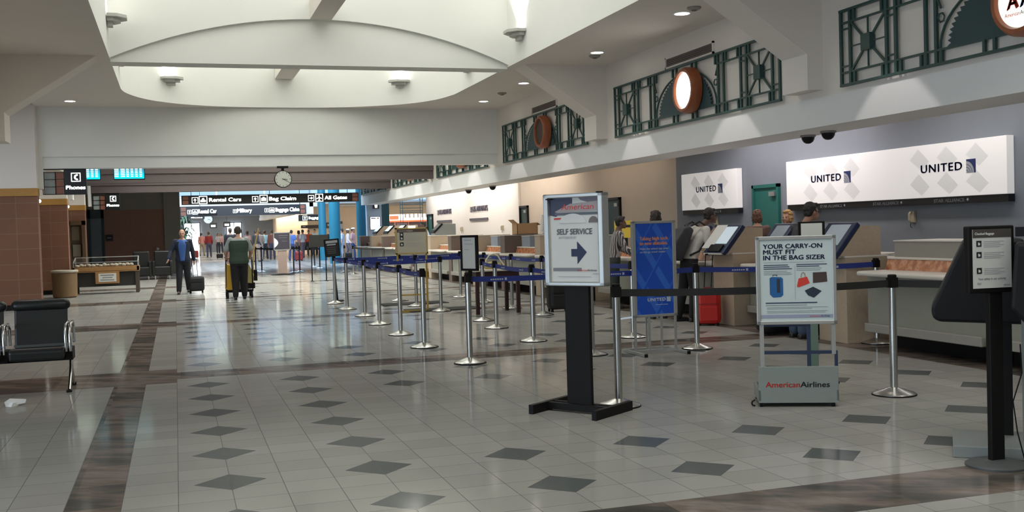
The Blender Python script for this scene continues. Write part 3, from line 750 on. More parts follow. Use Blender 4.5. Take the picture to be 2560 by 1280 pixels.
# ------------------------------------------------------------------ airline boards on the right wall
M_LOGO = mat('logo_navy', (.012, .03, .15), .5, var=.05)
M_LITB = mat('lit_board', (.90, .88, .86), .5, emit=.20, var=.01)
M_PATT = mat('board_pattern_grey', (.78, .78, .77), .5, emit=.14, var=.02)
def globe_logo(P, u, v, s, dark=None, light=None, parent=None):
    dark = dark or M_LOGO; light = light or M_LGREY
    P.rects('logo_square', [(u, v, u+s*.95, v+s)], dark, lift=.002, parent=parent)
    # pale quarter globe with curved lines
    pts = [(u, v)]+[(u+s*.78*math.sin(a), v+s*.86*math.cos(a)) for a in [PI/2*k/10 for k in range(11)]]
    P.poly('logo_globe', pts, light, lift=.003, parent=parent)
    for k in range(3):
        r = .24+.2*k; w_ = .035
        o_ = [(u+s*r*.95*math.sin(a), v+s*r*1.0*math.cos(a)) for a in [PI/2*q/8 for q in range(9)]]
        i_ = [(u+s*(r-w_)*.95*math.sin(a), v+s*(r-w_)*math.cos(a)) for a in [PI/2*q/8 for q in range(9)]]
        P.poly('logo_line', o_+i_[::-1], dark, lift=.004, parent=parent)
def lattice(P, u0, u1, v0, v1, m, lift=.001):
    """pale woven diamond bands behind the lettering"""
    W = u1-u0; H = v1-v0; cell = W/3
    for i in range(3):
        for j in range(2):
            cu = u0+cell*(i+.5); cv = v0+H*(.25+.5*j)
            P.poly('board_pattern', [(cu-cell*.44, cv), (cu, cv-H*.23), (cu+cell*.30, cv-H*.06), (cu-cell*.10, cv+H*.21)], m, lift)
def airline_board(label, yL, yR, logos, stars, cat='sign'):
    """yL is the far (left) end, yR the near (right) end"""
    t = thing('airline_board', label, cat, (10.285, yL, 1.64)); W = yL-yR
    MB().box(-.12, 0, -W, 0, .10, .85).build('board', M_LITB, t, bevel=.006)
    MB().box(-.10, 0, -W, 0, 0, .10).build('base_strip', M_SIGNK, t)
    P = Panel(t, (-.12, 0, 0), (0, -1, 0), (0, 0, 1)); P2 = Panel(t, (-.10, 0, 0), (0, -1, 0), (0, 0, 1))
    for y in logos:
        u = yL-y
        lattice(P, u-.28, u+1.42, .12, .83, M_PATT)
        P.text('lettering', 'UNITED', M_LOGO, u, .455, .115, bold=.02, width=.82, spacing=1.15, lift=.004)
        globe_logo(P, u+.90, .405, .185)
    for y in stars:
        P2.text('lettering', 'STAR ALLIANCE', M_LGREY, yL-y, .028, .048, width=.60, bold=.02)
        P2.poly('star_mark', [(yL-y+.66+.026*math.cos(a)*(1 if k % 2 else .5), .052+.026*math.sin(a)*(1 if k % 2 else .5)) for k, a in enumerate([2*PI*q/10+PI/10 for q in range(10)])], M_LGREY)
    return t
airline_board('long white airline board with two blue UNITED logos', 16.02, 10.92, (15.26, 12.54), (15.05, 13.67, 12.31))
airline_board('smaller white airline board with one blue UNITED logo, left of the green door', 20.0, 17.72, (19.34,), (19.06,))
def us_board(label, yL, yR):
    t = thing('airline_lettering', label, 'sign', (10.265, yL, 1.80)); W = yL-yR
    P = Panel(t, (0, 0, 0), (0, -1, 0), (0, 0, 1))
    P.text('lettering', 'US AIRWAYS', mat('grey_letters', (.07, .06, .09), .5), .45, .55, .20, width=W-.45, depth=.02) if False else text('lettering', 'US AIRWAYS', mat('grey_letters', (.07, .06, .09), .5), t, (0, -.45, .30), (0, -1, 0), (0, 0, 1), .20, width=W-.45, depth=.012)
    P.rects('flag_mark', [(.05, .30+.05*k, .33, .325+.05*k) for k in range(4)], mat('grey_letters', (.07, .06, .09), .5), thick=.012)
    MB().box(-.03, 0, -W, 0, -.02, .06).build('slogan_strip', mat('strip_grey', (.10, .09, .10), .5), t)
us_board('US AIRWAYS wall lettering over a dark strip, nearer of the two', 37.05, 34.75)
us_board('US AIRWAYS wall lettering over a dark strip, farther of the two', 42.1, 39.75)

# doors in the right wall
def wall_door(n, label, y0, y1, h, mt, frame, xw=10.3, ajar=False):
    t = struct(empty('door_%d' % n, (xw, y0, 0))); W = y1-y0
    MB().box(-.02, 0, .06, W-.06, 0, h-.06).build('door_leaf', mt, t)
    b = MB(); b.box(-.06, .0, 0, .06, 0, h); b.box(-.06, .0, W-.06, W, 0, h); b.box(-.06, 0, 0, W, h-.06, h); b.build('door_frame', frame, t)
    MB().box(-.08, -.02, .10, .28, h-.22, h-.14).build('door_closer', M_ALU, t)
    MB().tube([(-.03, W-.14, 1.0), (-.08, W-.14, 1.0), (-.08, W-.26, 1.0)], .012, 8).build('door_handle', M_ALU, t)
wall_door(11, '', 16.42, 17.32, 2.14, M_TEALD, M_TEALD)
wall_door(12, '', 30.45, 31.25, 2.15, mat('dark_green_door', (.015, .04, .035), .5), M_BLK)
wall_door(13, '', 23.45, 24.5, 2.15, mat('dark_blue_door', (.012, .05, .065), .5), M_BLK)
wall_door(14, '', 42.85, 43.8, 2.15, M_TEALD, M_BLK, xw=10.28)
for lab, y, z, x in (('small cream wall phone under the long airline board', 12.88, 1.47, 10.3), ('small cream wall phone right of the small airline board', 18.72, 1.50, 10.3),
                  ('small wall phone on the cream wall, nearer one', 33.05, 1.48, 10.28), ('small wall phone on the cream wall, farther one', 38.2, 1.48, 10.28)):
    t = thing('wall_phone', lab, 'phone', (x, y, z)); m = mat('phone_cream', (.48, .42, .30), .5)
    MB().box(-.05, 0, -.05, .05, -.08, .09).build('body', m, t, bevel=.01)
    MB().tube([(-.06, 0, .075), (-.085, 0, .05), (-.085, 0, -.04), (-.06, 0, -.065)], .018, 8).build('handset', m, t)
    MB().tube([(-.05, .01, -.08), (-.05, .02, -.13), (-.04, 0, -.15)], .006, 5).build('cord', M_DARK, t)

# ------------------------------------------------------------------ ticket counters
M_CABT = mat('tan_laminate', (.43, .34, .25), .5, var=.12, scale=25)
M_CABG = mat('grey_green_laminate', (.27, .275, .23), .5, var=.08, scale=10)
M_CABL = mat('light_counter_laminate', (.30, .285, .25), .5, var=.06, scale=8)
M_LEDGE = mat('white_ledge', (.66, .62, .56), .4, var=.03)
def granite_orange():
    t = NT('orange_granite'); n = t.noise(14, 6); c = t.ramp(n, [(.3, (.24, .08, .035)), (.5, (.45, .17, .075)), (.62, (.60, .30, .17)), (.75, (.30, .11, .05))])
    t.put(t.b.inputs['Base Color'], c); t.b.inputs['Roughness'].default_value = .12; return t.m
M_GRO = granite_orange()
def wavy_pts(y0, y1): pass
def counter(label, y0, y1, box=None, boxm=None, cat='counter', group=None, dx=0.):
    """a bag well: low white ledge, granite upstand, box on top"""
    t = thing('ticket_counter', label, cat, (7.5+dx, y0, 0), 0, group); L = y1-y0
    MB().box(.02, .36, 0, L, .27, .84).build('front_panel', M_CABG, t)
    MB().box(.30, .36, 0, L, 0, .27).build('plinth', M_DARK, t)
    b = MB(); b.box(-.05, .30, .02, L-.02, .19, .29); b.build('bag_shelf', M_CABL, t, bevel=.01)
    pr = [(-.12, 0), (-.17, .06), (-.19, .20), (-.19, L-.20), (-.17, L-.06), (-.12, L), (.34, L), (.34, 0)]
    MB().prism(pr, 'z', .835, .885).build('ledge', M_LEDGE, t, bevel=.018)
    MB().prism([(.26, .885), (.34, .885), (.34, 1.005), (.30, 1.005)], 'y', 0, L).build('granite_upstand', M_GRO, t)
    MB().box(.29, 1.12, 0, L, 1.005, 1.03).build('desk_top', M_LEDGE, t, bevel=.006)
    MB().box(.34, 1.05, .01, L-.01, 0, 1.005).build('body', M_CABT, t)
    for (a, c_, h) in (box or ()):
        o = MB().box(.34, .95, a, c_, 1.03, 1.03+h-.012).build('screen_housing', boxm or M_CABL, t)
        MB().box(.33, .96, a-.01, c_+.01, 1.03+h-.012, 1.03+h).build('housing_top', M_LEDGE, o)
    return t
counter('ticket counter with white ledge and orange granite, beside the black kiosks', 8.35, 10.22, box=((.62, 1.80, .19),))
counter('ticket counter behind the tall black sign stand, at the right edge', 6.45, 8.33, box=((.4, 1.7, .26),))
counter('ticket counter with orange granite between the two nearest kiosk cabinets', 11.25, 13.27, box=((1.35, 1.9, .10),), dx=.27)
counter('ticket counter with orange granite behind the blue banner', 13.92, 16.1, box=(), dx=.27)
counter('ticket counter at the man in the striped shirt', 16.2, 18.9, box=((.2, .8, .25),), dx=.30)
def cabinet(label, y0, y1):
    t = thing('counter_cabinet', label, 'cabinet', (7.5, y0, 0)); L = y1-y0
    b = MB(); b.box(.04, .62, 0, L, 0, 1.02); b.build('body', M_CABT, t, bevel=.004)
    MB().box(.03, .63, -.002, L+.002, 1.02, 1.04).build('top', M_LEDGE, t)
    MB().box(.62, 1.1, 0, L, 0, 1.0).build('rear_body', M_CABT, t)
    return t
def kiosk(label, y0, y1, paper=False, glow=1.0, dx=0.):
    t = thing('checkin_kiosk', label, 'kiosk', (7.5+dx, y0, 1.04)); L = y1-y0; o = .05
    # side profile in x,z local
    MB().prism([(-.04, 0), (.26, .36), (.53, .345), (.53, 0)], 'y', 0, L).build('housing', M_CABT, t)
    sl = Vector((.30, 0, .36)).normalized(); n = Vector((-.36, 0, .30)).normalized()
    bz = MB(); A = Vector((-.085, 0, -.03)); Bp = Vector((.245, 0, .372))
    bz.M = None
    def slab(b, s0, s1, ya, yb, d0, d1):
        V = [b.v(A+sl*s+n*d+Vector((0, y, 0))) for s in (s0, s1) for y in (ya, yb) for d in (d0, d1)]
        for q in ((0, 1, 3, 2), (4, 6, 7, 5), (0, 4, 5, 1), (2, 3, 7, 6), (0, 2, 6, 4), (1, 5, 7, 3)): b.face([V[i] for i in q])
    T = .52
    b = MB(); slab(b, 0, T, .0, L, -.01, .05); b.build('bezel', mat('kiosk_navy_bezel', (.012, .022, .065), .35), t, bevel=.01)
    b = MB(); slab(b, .17, T-.04, .08, L-.10, .05, .054); b.build('screen', mat('kiosk_screen_%d' % int(glow*10), (.06, .07, .08), .15, emit=.5*glow, ecol=(.62, .72, .78)), t)
    b = MB(); slab(b, .02, .14, .10, L-.12, .05, .075); b.build('card_reader', M_DARK, t, bevel=.006)
    MB().box(-.13, .0, .03, L-.03, -.02, .0).build('shelf_lip', M_LEDGE, t)
    if paper:
        b = MB(); slab(b, .08, T-.01, L*.68, L+.12, .056, .058); b.build('taped_notice', M_PAPER, t)
    return t
cabinet('tan cabinet carrying the kiosk right of the grey-jacketed man', 10.65, 11.22); kiosk('check-in kiosk with navy bezel right of the grey-jacketed man', 10.65, 11.22, glow=.45)
cabinet('tan cabinet carrying the kiosk used by the man with the backpack', 13.3, 13.88); kiosk('check-in kiosk with a bright screen used by the man with the backpack', 13.3, 13.88, True, 1.1)
kiosk('check-in kiosk partly hidden by the grey-jacketed man', 12.35, 12.85, glow=.3, dx=.25)
kiosk('check-in kiosk with white papers, behind the backpack man\'s one', 14.7, 15.2, True, .8, dx=.25)
# papers on the counters
for lab, x, y, z, w_ in (('stack of white papers on the counter by the grey-jacketed man', 7.86, 11.75, 1.14, .18), ('white papers on the desk right of the navy kiosk', 8.2, 10.4, 1.03, .20)):
    t = thing('paper_stack', lab, 'papers', (x, y, z)); b = MB()
    for k in range(4):
        b.M = Matrix.Rotation(.25*k-.3, 4, 'Z'); b.box(-w_, w_, -.12, .12, .003*k, .003*k+.002)
    b.M = None; b.build('sheets', M_PAPER, t)
# far counters: one unit per stretch
order = ['first', 'second', 'third', 'fourth', 'fifth', 'sixth', 'seventh', 'eighth', 'ninth', 'tenth', 'eleventh']
M_MONG = mat('monitor_back_grey', (.24, .27, .32), .5, var=.04); M_MONB = mat('housing_brown', (.13, .095, .08), .5)
GRP = 'far ticket counters in front of the cream wall'
k = 0; y = 19.3
while y < 44.3:
    L = 2.15
    counter('far ticket counter, %s one beyond the striped shirt man' % order[k], y, y+L, box=((.15, .8, .26), (1.3, 1.9, .26)) if k < 4 else (), boxm=M_MONG, group=GRP)
    t = thing('counter_divider', 'brown divider cabinet after the %s far counter' % order[k], 'cabinet', (7.5, y+L+.03, 0), 0, 'dividers between the far counters')
    MB().box(.0, .95, 0, .36, 0, 1.30).build('body', M_MONB if k % 2 else M_CABT, t); MB().box(-.01, .96, -.01, .37, 1.30, 1.315).build('top', M_LEDGE, t)
    y += L+.42; k += 1
def slant_kiosk(label, x, y, rz, w_=.45, h=1.55, sm=None, z0=0.):
    t = thing('slanted_kiosk', label, 'kiosk', (x, y, z0), rz)
    MB().prism([(-.28, .0), (-.28, h*.55), (0.02, h), (.42, h), (.42, 0)], 'y', -w_/2, w_/2).build('body', M_GREYP if sm is None else M_CABT, t, bevel=.01)
    A = Vector((-.30, 0, h*.55)); D = (Vector((0, 0, h))-A); n = Vector((-D.z, 0, D.x)).normalized()
    b = MB(); V = []
    for s in (0.02, .98):
        for yy in (-w_/2-.02, w_/2+.02):
            for d in (-.005, .035): V.append(b.v(A+D*s+n*d+Vector((0, yy, 0))))
    for q in ((0, 1, 3, 2), (4, 6, 7, 5), (0, 4, 5, 1), (2, 3, 7, 6), (0, 2, 6, 4), (1, 5, 7, 3)): b.face([V[i] for i in q])
    b.build('bezel', M_DARK, t)
    b = MB(); V = []
    for s in (.25, .9):
        for yy in (-w_/2+.04, w_/2-.04):
            for d in (.036, .04): V.append(b.v(A+D*s+n*d+Vector((0, yy, 0))))
    for q in ((0, 1, 3, 2), (4, 6, 7, 5), (0, 4, 5, 1), (2, 3, 7, 6), (0, 2, 6, 4), (1, 5, 7, 3)): b.face([V[i] for i in q])
    b.build('screen', sm or mat('dim_screen', (.12, .13, .14), .3), t)
slant_kiosk('grey slanted kiosk in front of the agent in light blue', 8.10, 32.75, 0, .5, .64, z0=1.03)
cy = mat('cyan_screen', (.5, .7, .72), .3, emit=.9, ecol=(.62, .86, .9))
for i, (y, w_) in enumerate(((43.0, .8), (40.6, .8), (38.4, .8))):
    slant_kiosk('%s of the three slanted kiosks with pale screens beyond the yellow sign' % ('leftmost', 'middle', 'rightmost')[i], 8.10, y, 0, w_, .66, cy, 1.03)
# cardboard box and tilted notice on the far counters
q = at(1310, 592, 21.9)
t = thing('cardboard_box', 'open brown cardboard box on the far counter by the tilted notice', 'box', (8.08, 24.23, 1.316), 0)
m = mat('cardboard', (.42, .25, .13), .8)
b = MB(); b.box(-.26, .26, -.2, .2, 0, .012); b.box(-.26, -.25, -.2, .2, 0, .27); b.box(.25, .26, -.2, .2, 0, .27); b.box(-.26, .26, -.2, -.19, 0, .27); b.box(-.26, .26, .19, .2, 0, .27); b.build('carton', m, t)
MB().prism([(-.26, .27), (-.36, .36), (-.35, .365), (-.25, .275)], 'y', -.2, .2).build('flap', m, t); MB().prism([(.26, .27), (.33, .22), (.34, .225), (.26, .28)], 'y', -.2, .2).build('flap', m, t)
t = thing('notice_board', 'tilted white printed notice in a stand above the far counter', 'sign', (7.95, 22.35, 1.32), 0)
b = MB(); b.M = Matrix.Rotation(.16, 4, 'Y')
b.box(-.16, .16, -.015, .0, .02, .42); b.M = None; b.build('board', M_WHITE, t)
b = MB(); b.M = Matrix.Rotation(.16, 4, 'Y')
for k in range(9): b.box(-.11, .07+.03*(k % 3), -.017, -.0155, .06+.036*k, .068+.036*k)
b.M = None; b.build('print_lines', M_GREYI, t); MB().box(-.06, .06, -.05, .05, -.03, .03).build('foot', M_ALU, t)
# yellow notice behind the striped shirt man
t = thing('caution_notice', 'yellow notice stand on the counter behind the striped shirt man', 'sign', (8.22, 18.6, 1.33), 0)
MB().box(-.2, .16, 0, .03, -.1, .23).build('yellow_board', mat('yellow_board', (.70, .52, .06), .5), t); MB().box(-.16, .12, -.003, 0, .10, .15).build('print_bar', M_INKB, t)
MB().box(-.05, .05, -.03, .06, -.30, -.1).build('foot', M_BLK, t)

# ------------------------------------------------------------------ self-service poster stand
t = thing('poster_stand', 'tall silver-framed self-service poster on a flat black post with H-shaped foot', 'sign stand', (3.05, 7.86, 0), math.radians(-55))
W, Z0, Z1, TH = .565, 1.015, 1.755, .10
b = MB()
for z in (Z0, Z1-.035): b.box(-W/2, W/2, -TH/2, TH/2, z, z+.035)
for x in (-W/2, W/2-.045): b.box(x, x+.045, -TH/2, TH/2, Z0, Z1)
b.build('poster_frame', M_ALU, t, bevel=.008)
MB().box(-W/2+.03, W/2-.03, -TH/2+.035, TH/2-.035, Z0+.02, Z1-.02).build('poster_board', M_PAPER, t)
for x, z in ((-W/2+.05, Z1-.045), (W/2-.03, Z1-.004)): MB().box(x-.02, x+.03, -TH/2-.003, -TH/2+.02, z, z+.01).build('clip', M_BLK, t)
P = Panel(t, (-W/2+.045, -TH/2+.034, Z0+.035), (1, 0, 0), (0, 0, 1)); PW, PH = W-.09, Z1-Z0-.07
sky = mat('print_navy_sky', (.045, .05, .10), .5); sil = mat('print_silver_grey', (.42, .42, .43), .5); wht = mat('print_white', (.66, .67, .65), .5)
P.poly('print_sky', [(.0, PH), (.0, PH*.80), (.06, PH*.78), (.22, PH*.93), (.22, PH)], sky)
P.poly('print_sky', [(.28, PH), (.30, PH*.97), (PW, PH*.90), (PW, PH)], mat('print_mauve', (.17, .15, .19), .5))
P.poly('print_fuselage', [(.05, PH*.84), (.20, PH*.93), (PW, PH*.955), (PW, PH*.84), (.08, PH*.82)], mat('print_rosy_grey', (.36, .32, .33), .5), lift=.0022)
P.rects('print_stripe', [(.05, PH*.795, PW, PH*.825)], mat('print_slate', (.10, .12, .15), .5), lift=.0024)
P.rects('print_stripe', [(.04, PH*.745, .22, PH*.765)], M_RED, lift=.0024)
P.poly('print_engine', [(PW*.32+.13*math.cos(a)+.07, PH*.70+.075*math.sin(a)) for a in [PI*k/12 for k in range(13)]], wht, lift=.003)
P.poly('print_engine_mouth', [(PW*.88+.045*math.cos(a), PH*.70+.05*math.sin(a)) for a in [PI*k/10 for k in range(11)]], mat('print_brown_grey', (.16, .14, .13), .5), lift=.0034)
P.text('print_lettering', 'American', M_RED, PW*.24, PH*.86, .045, width=.31, lift=.0034, shear=.15)
P.text('print_heading', 'SELF SERVICE', M_GREYI, PW*.14, PH*.565, .046, width=.335, bold=.03)
P.text('print_subheading', 'AUTOSERVICIO', M_LGREY, PW*.17, PH*.515, .018, width=.17)
P.poly('print_arrow', [(PW*.42, PH*.30), (PW*.54, PH*.30), (PW*.54, PH*.21), (PW*.73, PH*.35), (PW*.54, PH*.48), (PW*.54, PH*.39), (PW*.42, PH*.39)], M_NAVY)
P.rects('print_band', [(PW*.04, PH*.125, PW*.62, PH*.165)], M_GREYI); P.text('print_lettering', 'American', M_RED, PW*.53, PH*.125, .016, width=.10, lift=.003); P.text('print_lettering', 'Airlines', M_INKB, PW*.74, PH*.125, .016, width=.085, lift=.003)
P.rects('print_small_lines', [(PW*.14, PH*.055, PW*.80, PH*.062), (PW*.84, PH*.09, PW*.95, PH*.10)], M_LGREY)
MB().box(-.115, .115, -.02, .02, .06, Z0+.01).build('post', M_BLK, t, bevel=.004)
b = MB()
for x in (-.30, .30): b.box(x-.0225, x+.0225, -.27, .27, 0, .075)
b.box(-.30, .30, -.06, -.02, .015, .07); b.box(-.30, .30, .02, .06, .015, .07)
b.build('base', M_BLK, t, bevel=.004)

# ------------------------------------------------------------------ bag sizer
t = thing('bag_sizer', 'grey carry-on bag sizer with a poster, American Airlines on its front panel', 'bag sizer', (4.40, 7.40, 0), math.radians(-26))
W, D = .62, .46
M_SZ = mat('sizer_grey_green', (.22, .25, .235), .5, var=.05, scale=14); M_SZB = mat('sizer_navy_steel', (.02, .035, .075), .4, var=.1)
b = MB(); b.box(0, W, 0, .02, .045, .325); b.box(W-.02, W, 0, D, .045, .14); b.box(0, .02, 0, D, .045, .14); b.box(0, W, D-.02, D, .045, .14); b.build('lower_box', M_SZ, t, bevel=.004)
MB().box(0, W, 0, D, .035, .05).build('floor_plate', M_SZ, t)
P = Panel(t, (0, 0, .045), (1, 0, 0), (0, 0, 1))
P.text('lettering', 'American', M_RED, .055, .115, .045, width=.265, bold=.012); P.text('lettering', 'Airlines', M_INKB, .325, .115, .045, width=.225, bold=.012)
for x, y in ((.02, .03), (W-.04, .03), (.02, D-.04), (W-.04, D-.04)):
    MB().lathe([(.022, -.012), (.022, .012)], c=(x, y, .022), n=16, axis='x').build('castor', M_DARK, t)
MB().tube([(-.03, .03, .055), (-.05, .02, .045), (-.055, .02, .03), (-.05, .02, .015), (-.03, .03, .008)], .007, 6).build('pedal_hook', M_DARK, t)
MB().bar((.035, .03, .32), (.035, .03, .66), .032).build('upright', M_ALU, t); MB().bar((W-.03, .03, .42), (W-.03, .03, .66), .032).build('upright', M_ALU, t)
b = MB(); b.bar((.02, .03, .435), (W, .03, .435), .026); b.bar((W-.012, .025, .06), (W-.012, .025, .42), .024); b.bar((.40, .03, .05), (.40, .03, .66), .028)
b.bar((.02, .03, .655), (.40, .03, .655), .024); 
b.build('size_gauge_frame', M_SZB, t)
PZ0, PZ1 = .66, 1.365
b = MB()
for z in (PZ0, PZ1-.03): b.box(0, W, .0, .05, z, z+.03)
for x in (0, W-.03): b.box(x, x+.03, 0, .05, PZ0, PZ1)
b.build('poster_frame', M_ALU, t, bevel=.004)
MB().box(.02, W-.02, .012, .04, PZ0+.01, PZ1-.01).build('poster_board', mat('poster_pale_blue', (.52, .60, .60), .5, var=.02), t)
P = Panel(t, (.03, .011, PZ0+.03), (1, 0, 0), (0, 0, 1)); PW, PH = W-.06, PZ1-PZ0-.06
P.text('print_heading', 'YOUR CARRY-ON', M_NAVY, .03, PH*.895, .036, width=.455, bold=.02)
P.text('print_heading', 'MUST FIT', M_NAVY, .03, PH*.825, .036, width=.25, bold=.02)
P.text('print_heading', 'IN THE BAG SIZER', M_NAVY, .03, PH*.755, .036, width=.475, bold=.02)
P.rects('print_small_lines', [(.03, PH*.722, .50, PH*.728), (.27, PH*.26, .2701+.003, PH*.69)], M_LGREY)
P.rects('print_bold_lines', [(.03, PH*.685, .22, PH*.694), (.03, PH*.662, .23, PH*.671), (.03, PH*.639, .25, PH*.648), (.285, PH*.688, .52, PH*.697), (.285, PH*.665, .46, PH*.674), (.04, PH*.215, .44, PH*.227)], M_NAVY)
P.rects('print_small_lines', [(.03, PH*.612, .21, PH*.617), (.03, PH*.592, .24, PH*.597), (.03, PH*.572, .25, PH*.577), (.285, PH*.642, .48, PH*.647), (.285, PH*.620, .47, PH*.625), (.04, PH*.19, .36, PH*.196),
                              (.05, PH*.165, .52, PH*.169), (.05, PH*.148, .40, PH*.152), (.05, PH*.118, .52, PH*.122), (.05, PH*.10, .50, PH*.104)], M_GREYI)
blu = mat('print_blue', (.01, .10, .30), .5); blk = mat('print_dark', (.02, .03, .05), .5); brn = mat('print_brown', (.06, .035, .035), .5)
P.poly('print_suitcase', [(.075, PH*.33), (.075, PH*.53), (.09, PH*.545), (.165, PH*.54), (.178, PH*.52), (.178, PH*.32), (.16, PH*.295), (.10, PH*.29)], blu)
P.rects('print_suitcase_pocket', [(.13, PH*.35, .155, PH*.52)], blk, lift=.002); P.rects('print_suitcase_handle', [(.10, PH*.55, .104, PH*.57), (.13, PH*.55, .134, PH*.57), (.10, PH*.565, .134, PH*.572)], blk)
P.poly('print_handbag', [(.285, PH*.42), (.30, PH*.41), (.385, PH*.46), (.365, PH*.54), (.30, PH*.52)], M_RED); P.poly('print_handbag_handle', [(.315, PH*.535), (.32, PH*.58), (.335, PH*.60), (.352, PH*.58), (.355, PH*.54), (.348, PH*.54), (.344, PH*.575), (.335, PH*.588), (.326, PH*.575), (.322, PH*.535)], mat('print_tan', (.35, .25, .2), .5))
P.poly('print_briefcase', [(.41, PH*.46), (.52, PH*.475), (.515, PH*.595), (.41, PH*.59)], brn)
P.poly('print_laptop', [(.345, PH*.37), (.41, PH*.415), (.475, PH*.36), (.415, PH*.28), (.37, PH*.31)], blk)
P.rects('print_footer_band', [(0, PH*.035, PW, PH*.075)], mat('print_lavender', (.30, .33, .45), .5)); P.text('print_lettering', 'American', M_RED, PW*.68, PH*.045, .013, width=.08, lift=.002); P.text('print_lettering', 'Airlines', M_NAVY, PW*.83, PH*.045, .013, width=.07, lift=.002)

t = thing('notice_stand', 'small white notice on a grey-green post just behind the bag sizer', 'sign stand', (at(2028, 700, 8.3).x, 8.3, 0), math.radians(-15))
MB().box(-.045, .045, -.03, .03, .02, 1.33).build('post', mat('post_grey_green', (.13, .20, .16), .5), t, bevel=.004)
MB().box(-.2, .2, -.12, .12, 0, .02).build('base', M_BLK, t); MB().box(-.12, .12, -.045, -.02, 1.28, 1.47).build('frame', M_BLK, t); MB().box(-.10, .095, -.048, -.045, 1.29, 1.455).build('paper', M_PAPER, t)

# ------------------------------------------------------------------ blue banner stand
t = thing('banner_stand', 'blue UNITED poster in a grey floor stand with thin legs', 'sign stand', (4.955, 11.03, 0), .05)
W = .565; Z0, Z1 = .42, 1.525
b = MB()
for z in (Z0, Z1-.03): b.box(0, W, -.02, .02, z, z+.03)
for x in (0, W-.045): b.box(x, x+.045, -.02, .02, Z0, Z1)
b.build('banner_frame', M_ALU, t, bevel=.004)
def banner_mat():
    t = NT('banner_blue_print'); x, y, z = t.xyz(); m = t.math
    a = m('FLOORED_MODULO', m('ADD', x, m('MULTIPLY', z, .62)), .29); c = m('FLOORED_MODULO', m('SUBTRACT', m('MULTIPLY', x, 1.), m('MULTIPLY', z, .62)), .34)
    k = m('MULTIPLY', m('LESS_THAN', a, .09), m('SUBTRACT', 1., m('LESS_THAN', c, .05))); l = m('LESS_THAN', c, .018)
    col = t.mix(m('MULTIPLY', k, .45), (.012, .075, .46), (.06, .21, .70)); col = t.mix(m('MULTIPLY', l, .5), col, (.05, .19, .66))
    t.put(t.b.inputs['Base Color'], col); t.b.inputs['Roughness'].default_value = .35; return t.m
MB().box(.03, W-.03, -.008, .01, Z0+.02, Z1-.02).build('banner_sheet', banner_mat(), t)
P = Panel(t, (.045, -.009, Z0+.03), (1, 0, 0), (0, 0, 1)); sal = mat('print_salmon', (.75, .30, .18), .5); pw = mat('print_pale', (.45, .52, .66), .5)
P.text('print_heading', 'Taking high tech', sal, .055, .855, .04, width=.36, bold=.03); P.text('print_heading', 'to new altitudes.', sal, .055, .80, .04, width=.36, bold=.03)
P.text('print_lettering', 'Make the united app your', pw, .055, .745, .024, width=.37, bold=.02); P.text('print_lettering', 'on-the-go travel center', pw, .055, .708, .024, width=.33, bold=.02)
P.text('print_logo', 'UNITED', M_WHITE, .14, .150, .038, width=.23, bold=.015, spacing=1.1); globe_logo(P, .385, .14, .055, M_LGREY, pw)
P.rects('print_small_lines', [(.24, .105, .40, .110)], pw)
b = MB()
for x in (.0225, .20, .36, W-.0225): b.bar((x, 0, .02), (x, 0, Z0), .022)
b.bar((.10, .16, .03), (.10, .16, .40), .018); b.bar((.28, .22, .03), (.28, .22, Z0), .016)
b.build('legs_frame', M_ALU, t)
for x in (.01, W-.01): MB().bar((x-.02, -.30, .018), (x+.02, .30, .018), .03, .03).build('foot', M_ALU, t); 
MB().bar((0, .0, .03), (W, .0, .03), .025).build('crossbar', M_ALU, t); MB().bar((0, .22, .03), (W, .22, .03), .022).build('crossbar', M_ALU, t)
MB().bar((-.12, .18, .40), (.02, .02, .43), .02).build('side_arm', M_ALU, t)
for x in (-.01, W-.03): MB().box(x-.018, x+.018, -.315, -.298, 0, .036).build('end_cap', M_BLK, t)

# ------------------------------------------------------------------ queue posts and belts
def base_proto(n): 
    return MB().lathe([(.178, 0), (.178, .012), (.168, .02), (.10, .042), (.045, .062), (.034, .066)], n=n)
post_me = MB().lathe([(.032, .05), (.032, .985)], n=16).mesh('post', M_STEEL, 40)
hex_me = base_proto(8).mesh('base', mat('base_satin', (.62, .62, .60), .25, metal=1., var=.08, scale=8), 25)
rnd_me = base_proto(40).mesh('base', mat('base_satin', (.62, .62, .60), .25, metal=1., var=.08, scale=8), 40)
rim_me = MB().lathe([(.182, 0), (.182, .010), (.17, .010)], n=40).mesh('rubber_rim', M_BLK)
cap_me = MB().lathe([(.034, .985), (.036, .99), (.036, 1.005), (.028, 1.01)], n=16).mesh('cap', M_BLK, 40)
head_me = MB().box(-.034, .034, -.034, .034, .90, .985).mesh('belt_cassette', M_BLK)
post_dk = MB().lathe([(.028, .03), (.028, .985)], n=14).mesh('post', mat('dark_post_paint', (.02, .03, .045), .4), 40)
def link(name, me, parent, loc=(0, 0, 0)):
    o = bpy.data.objects.new(name, me); C.objects.link(o); o.parent = parent; o.location = loc; return o
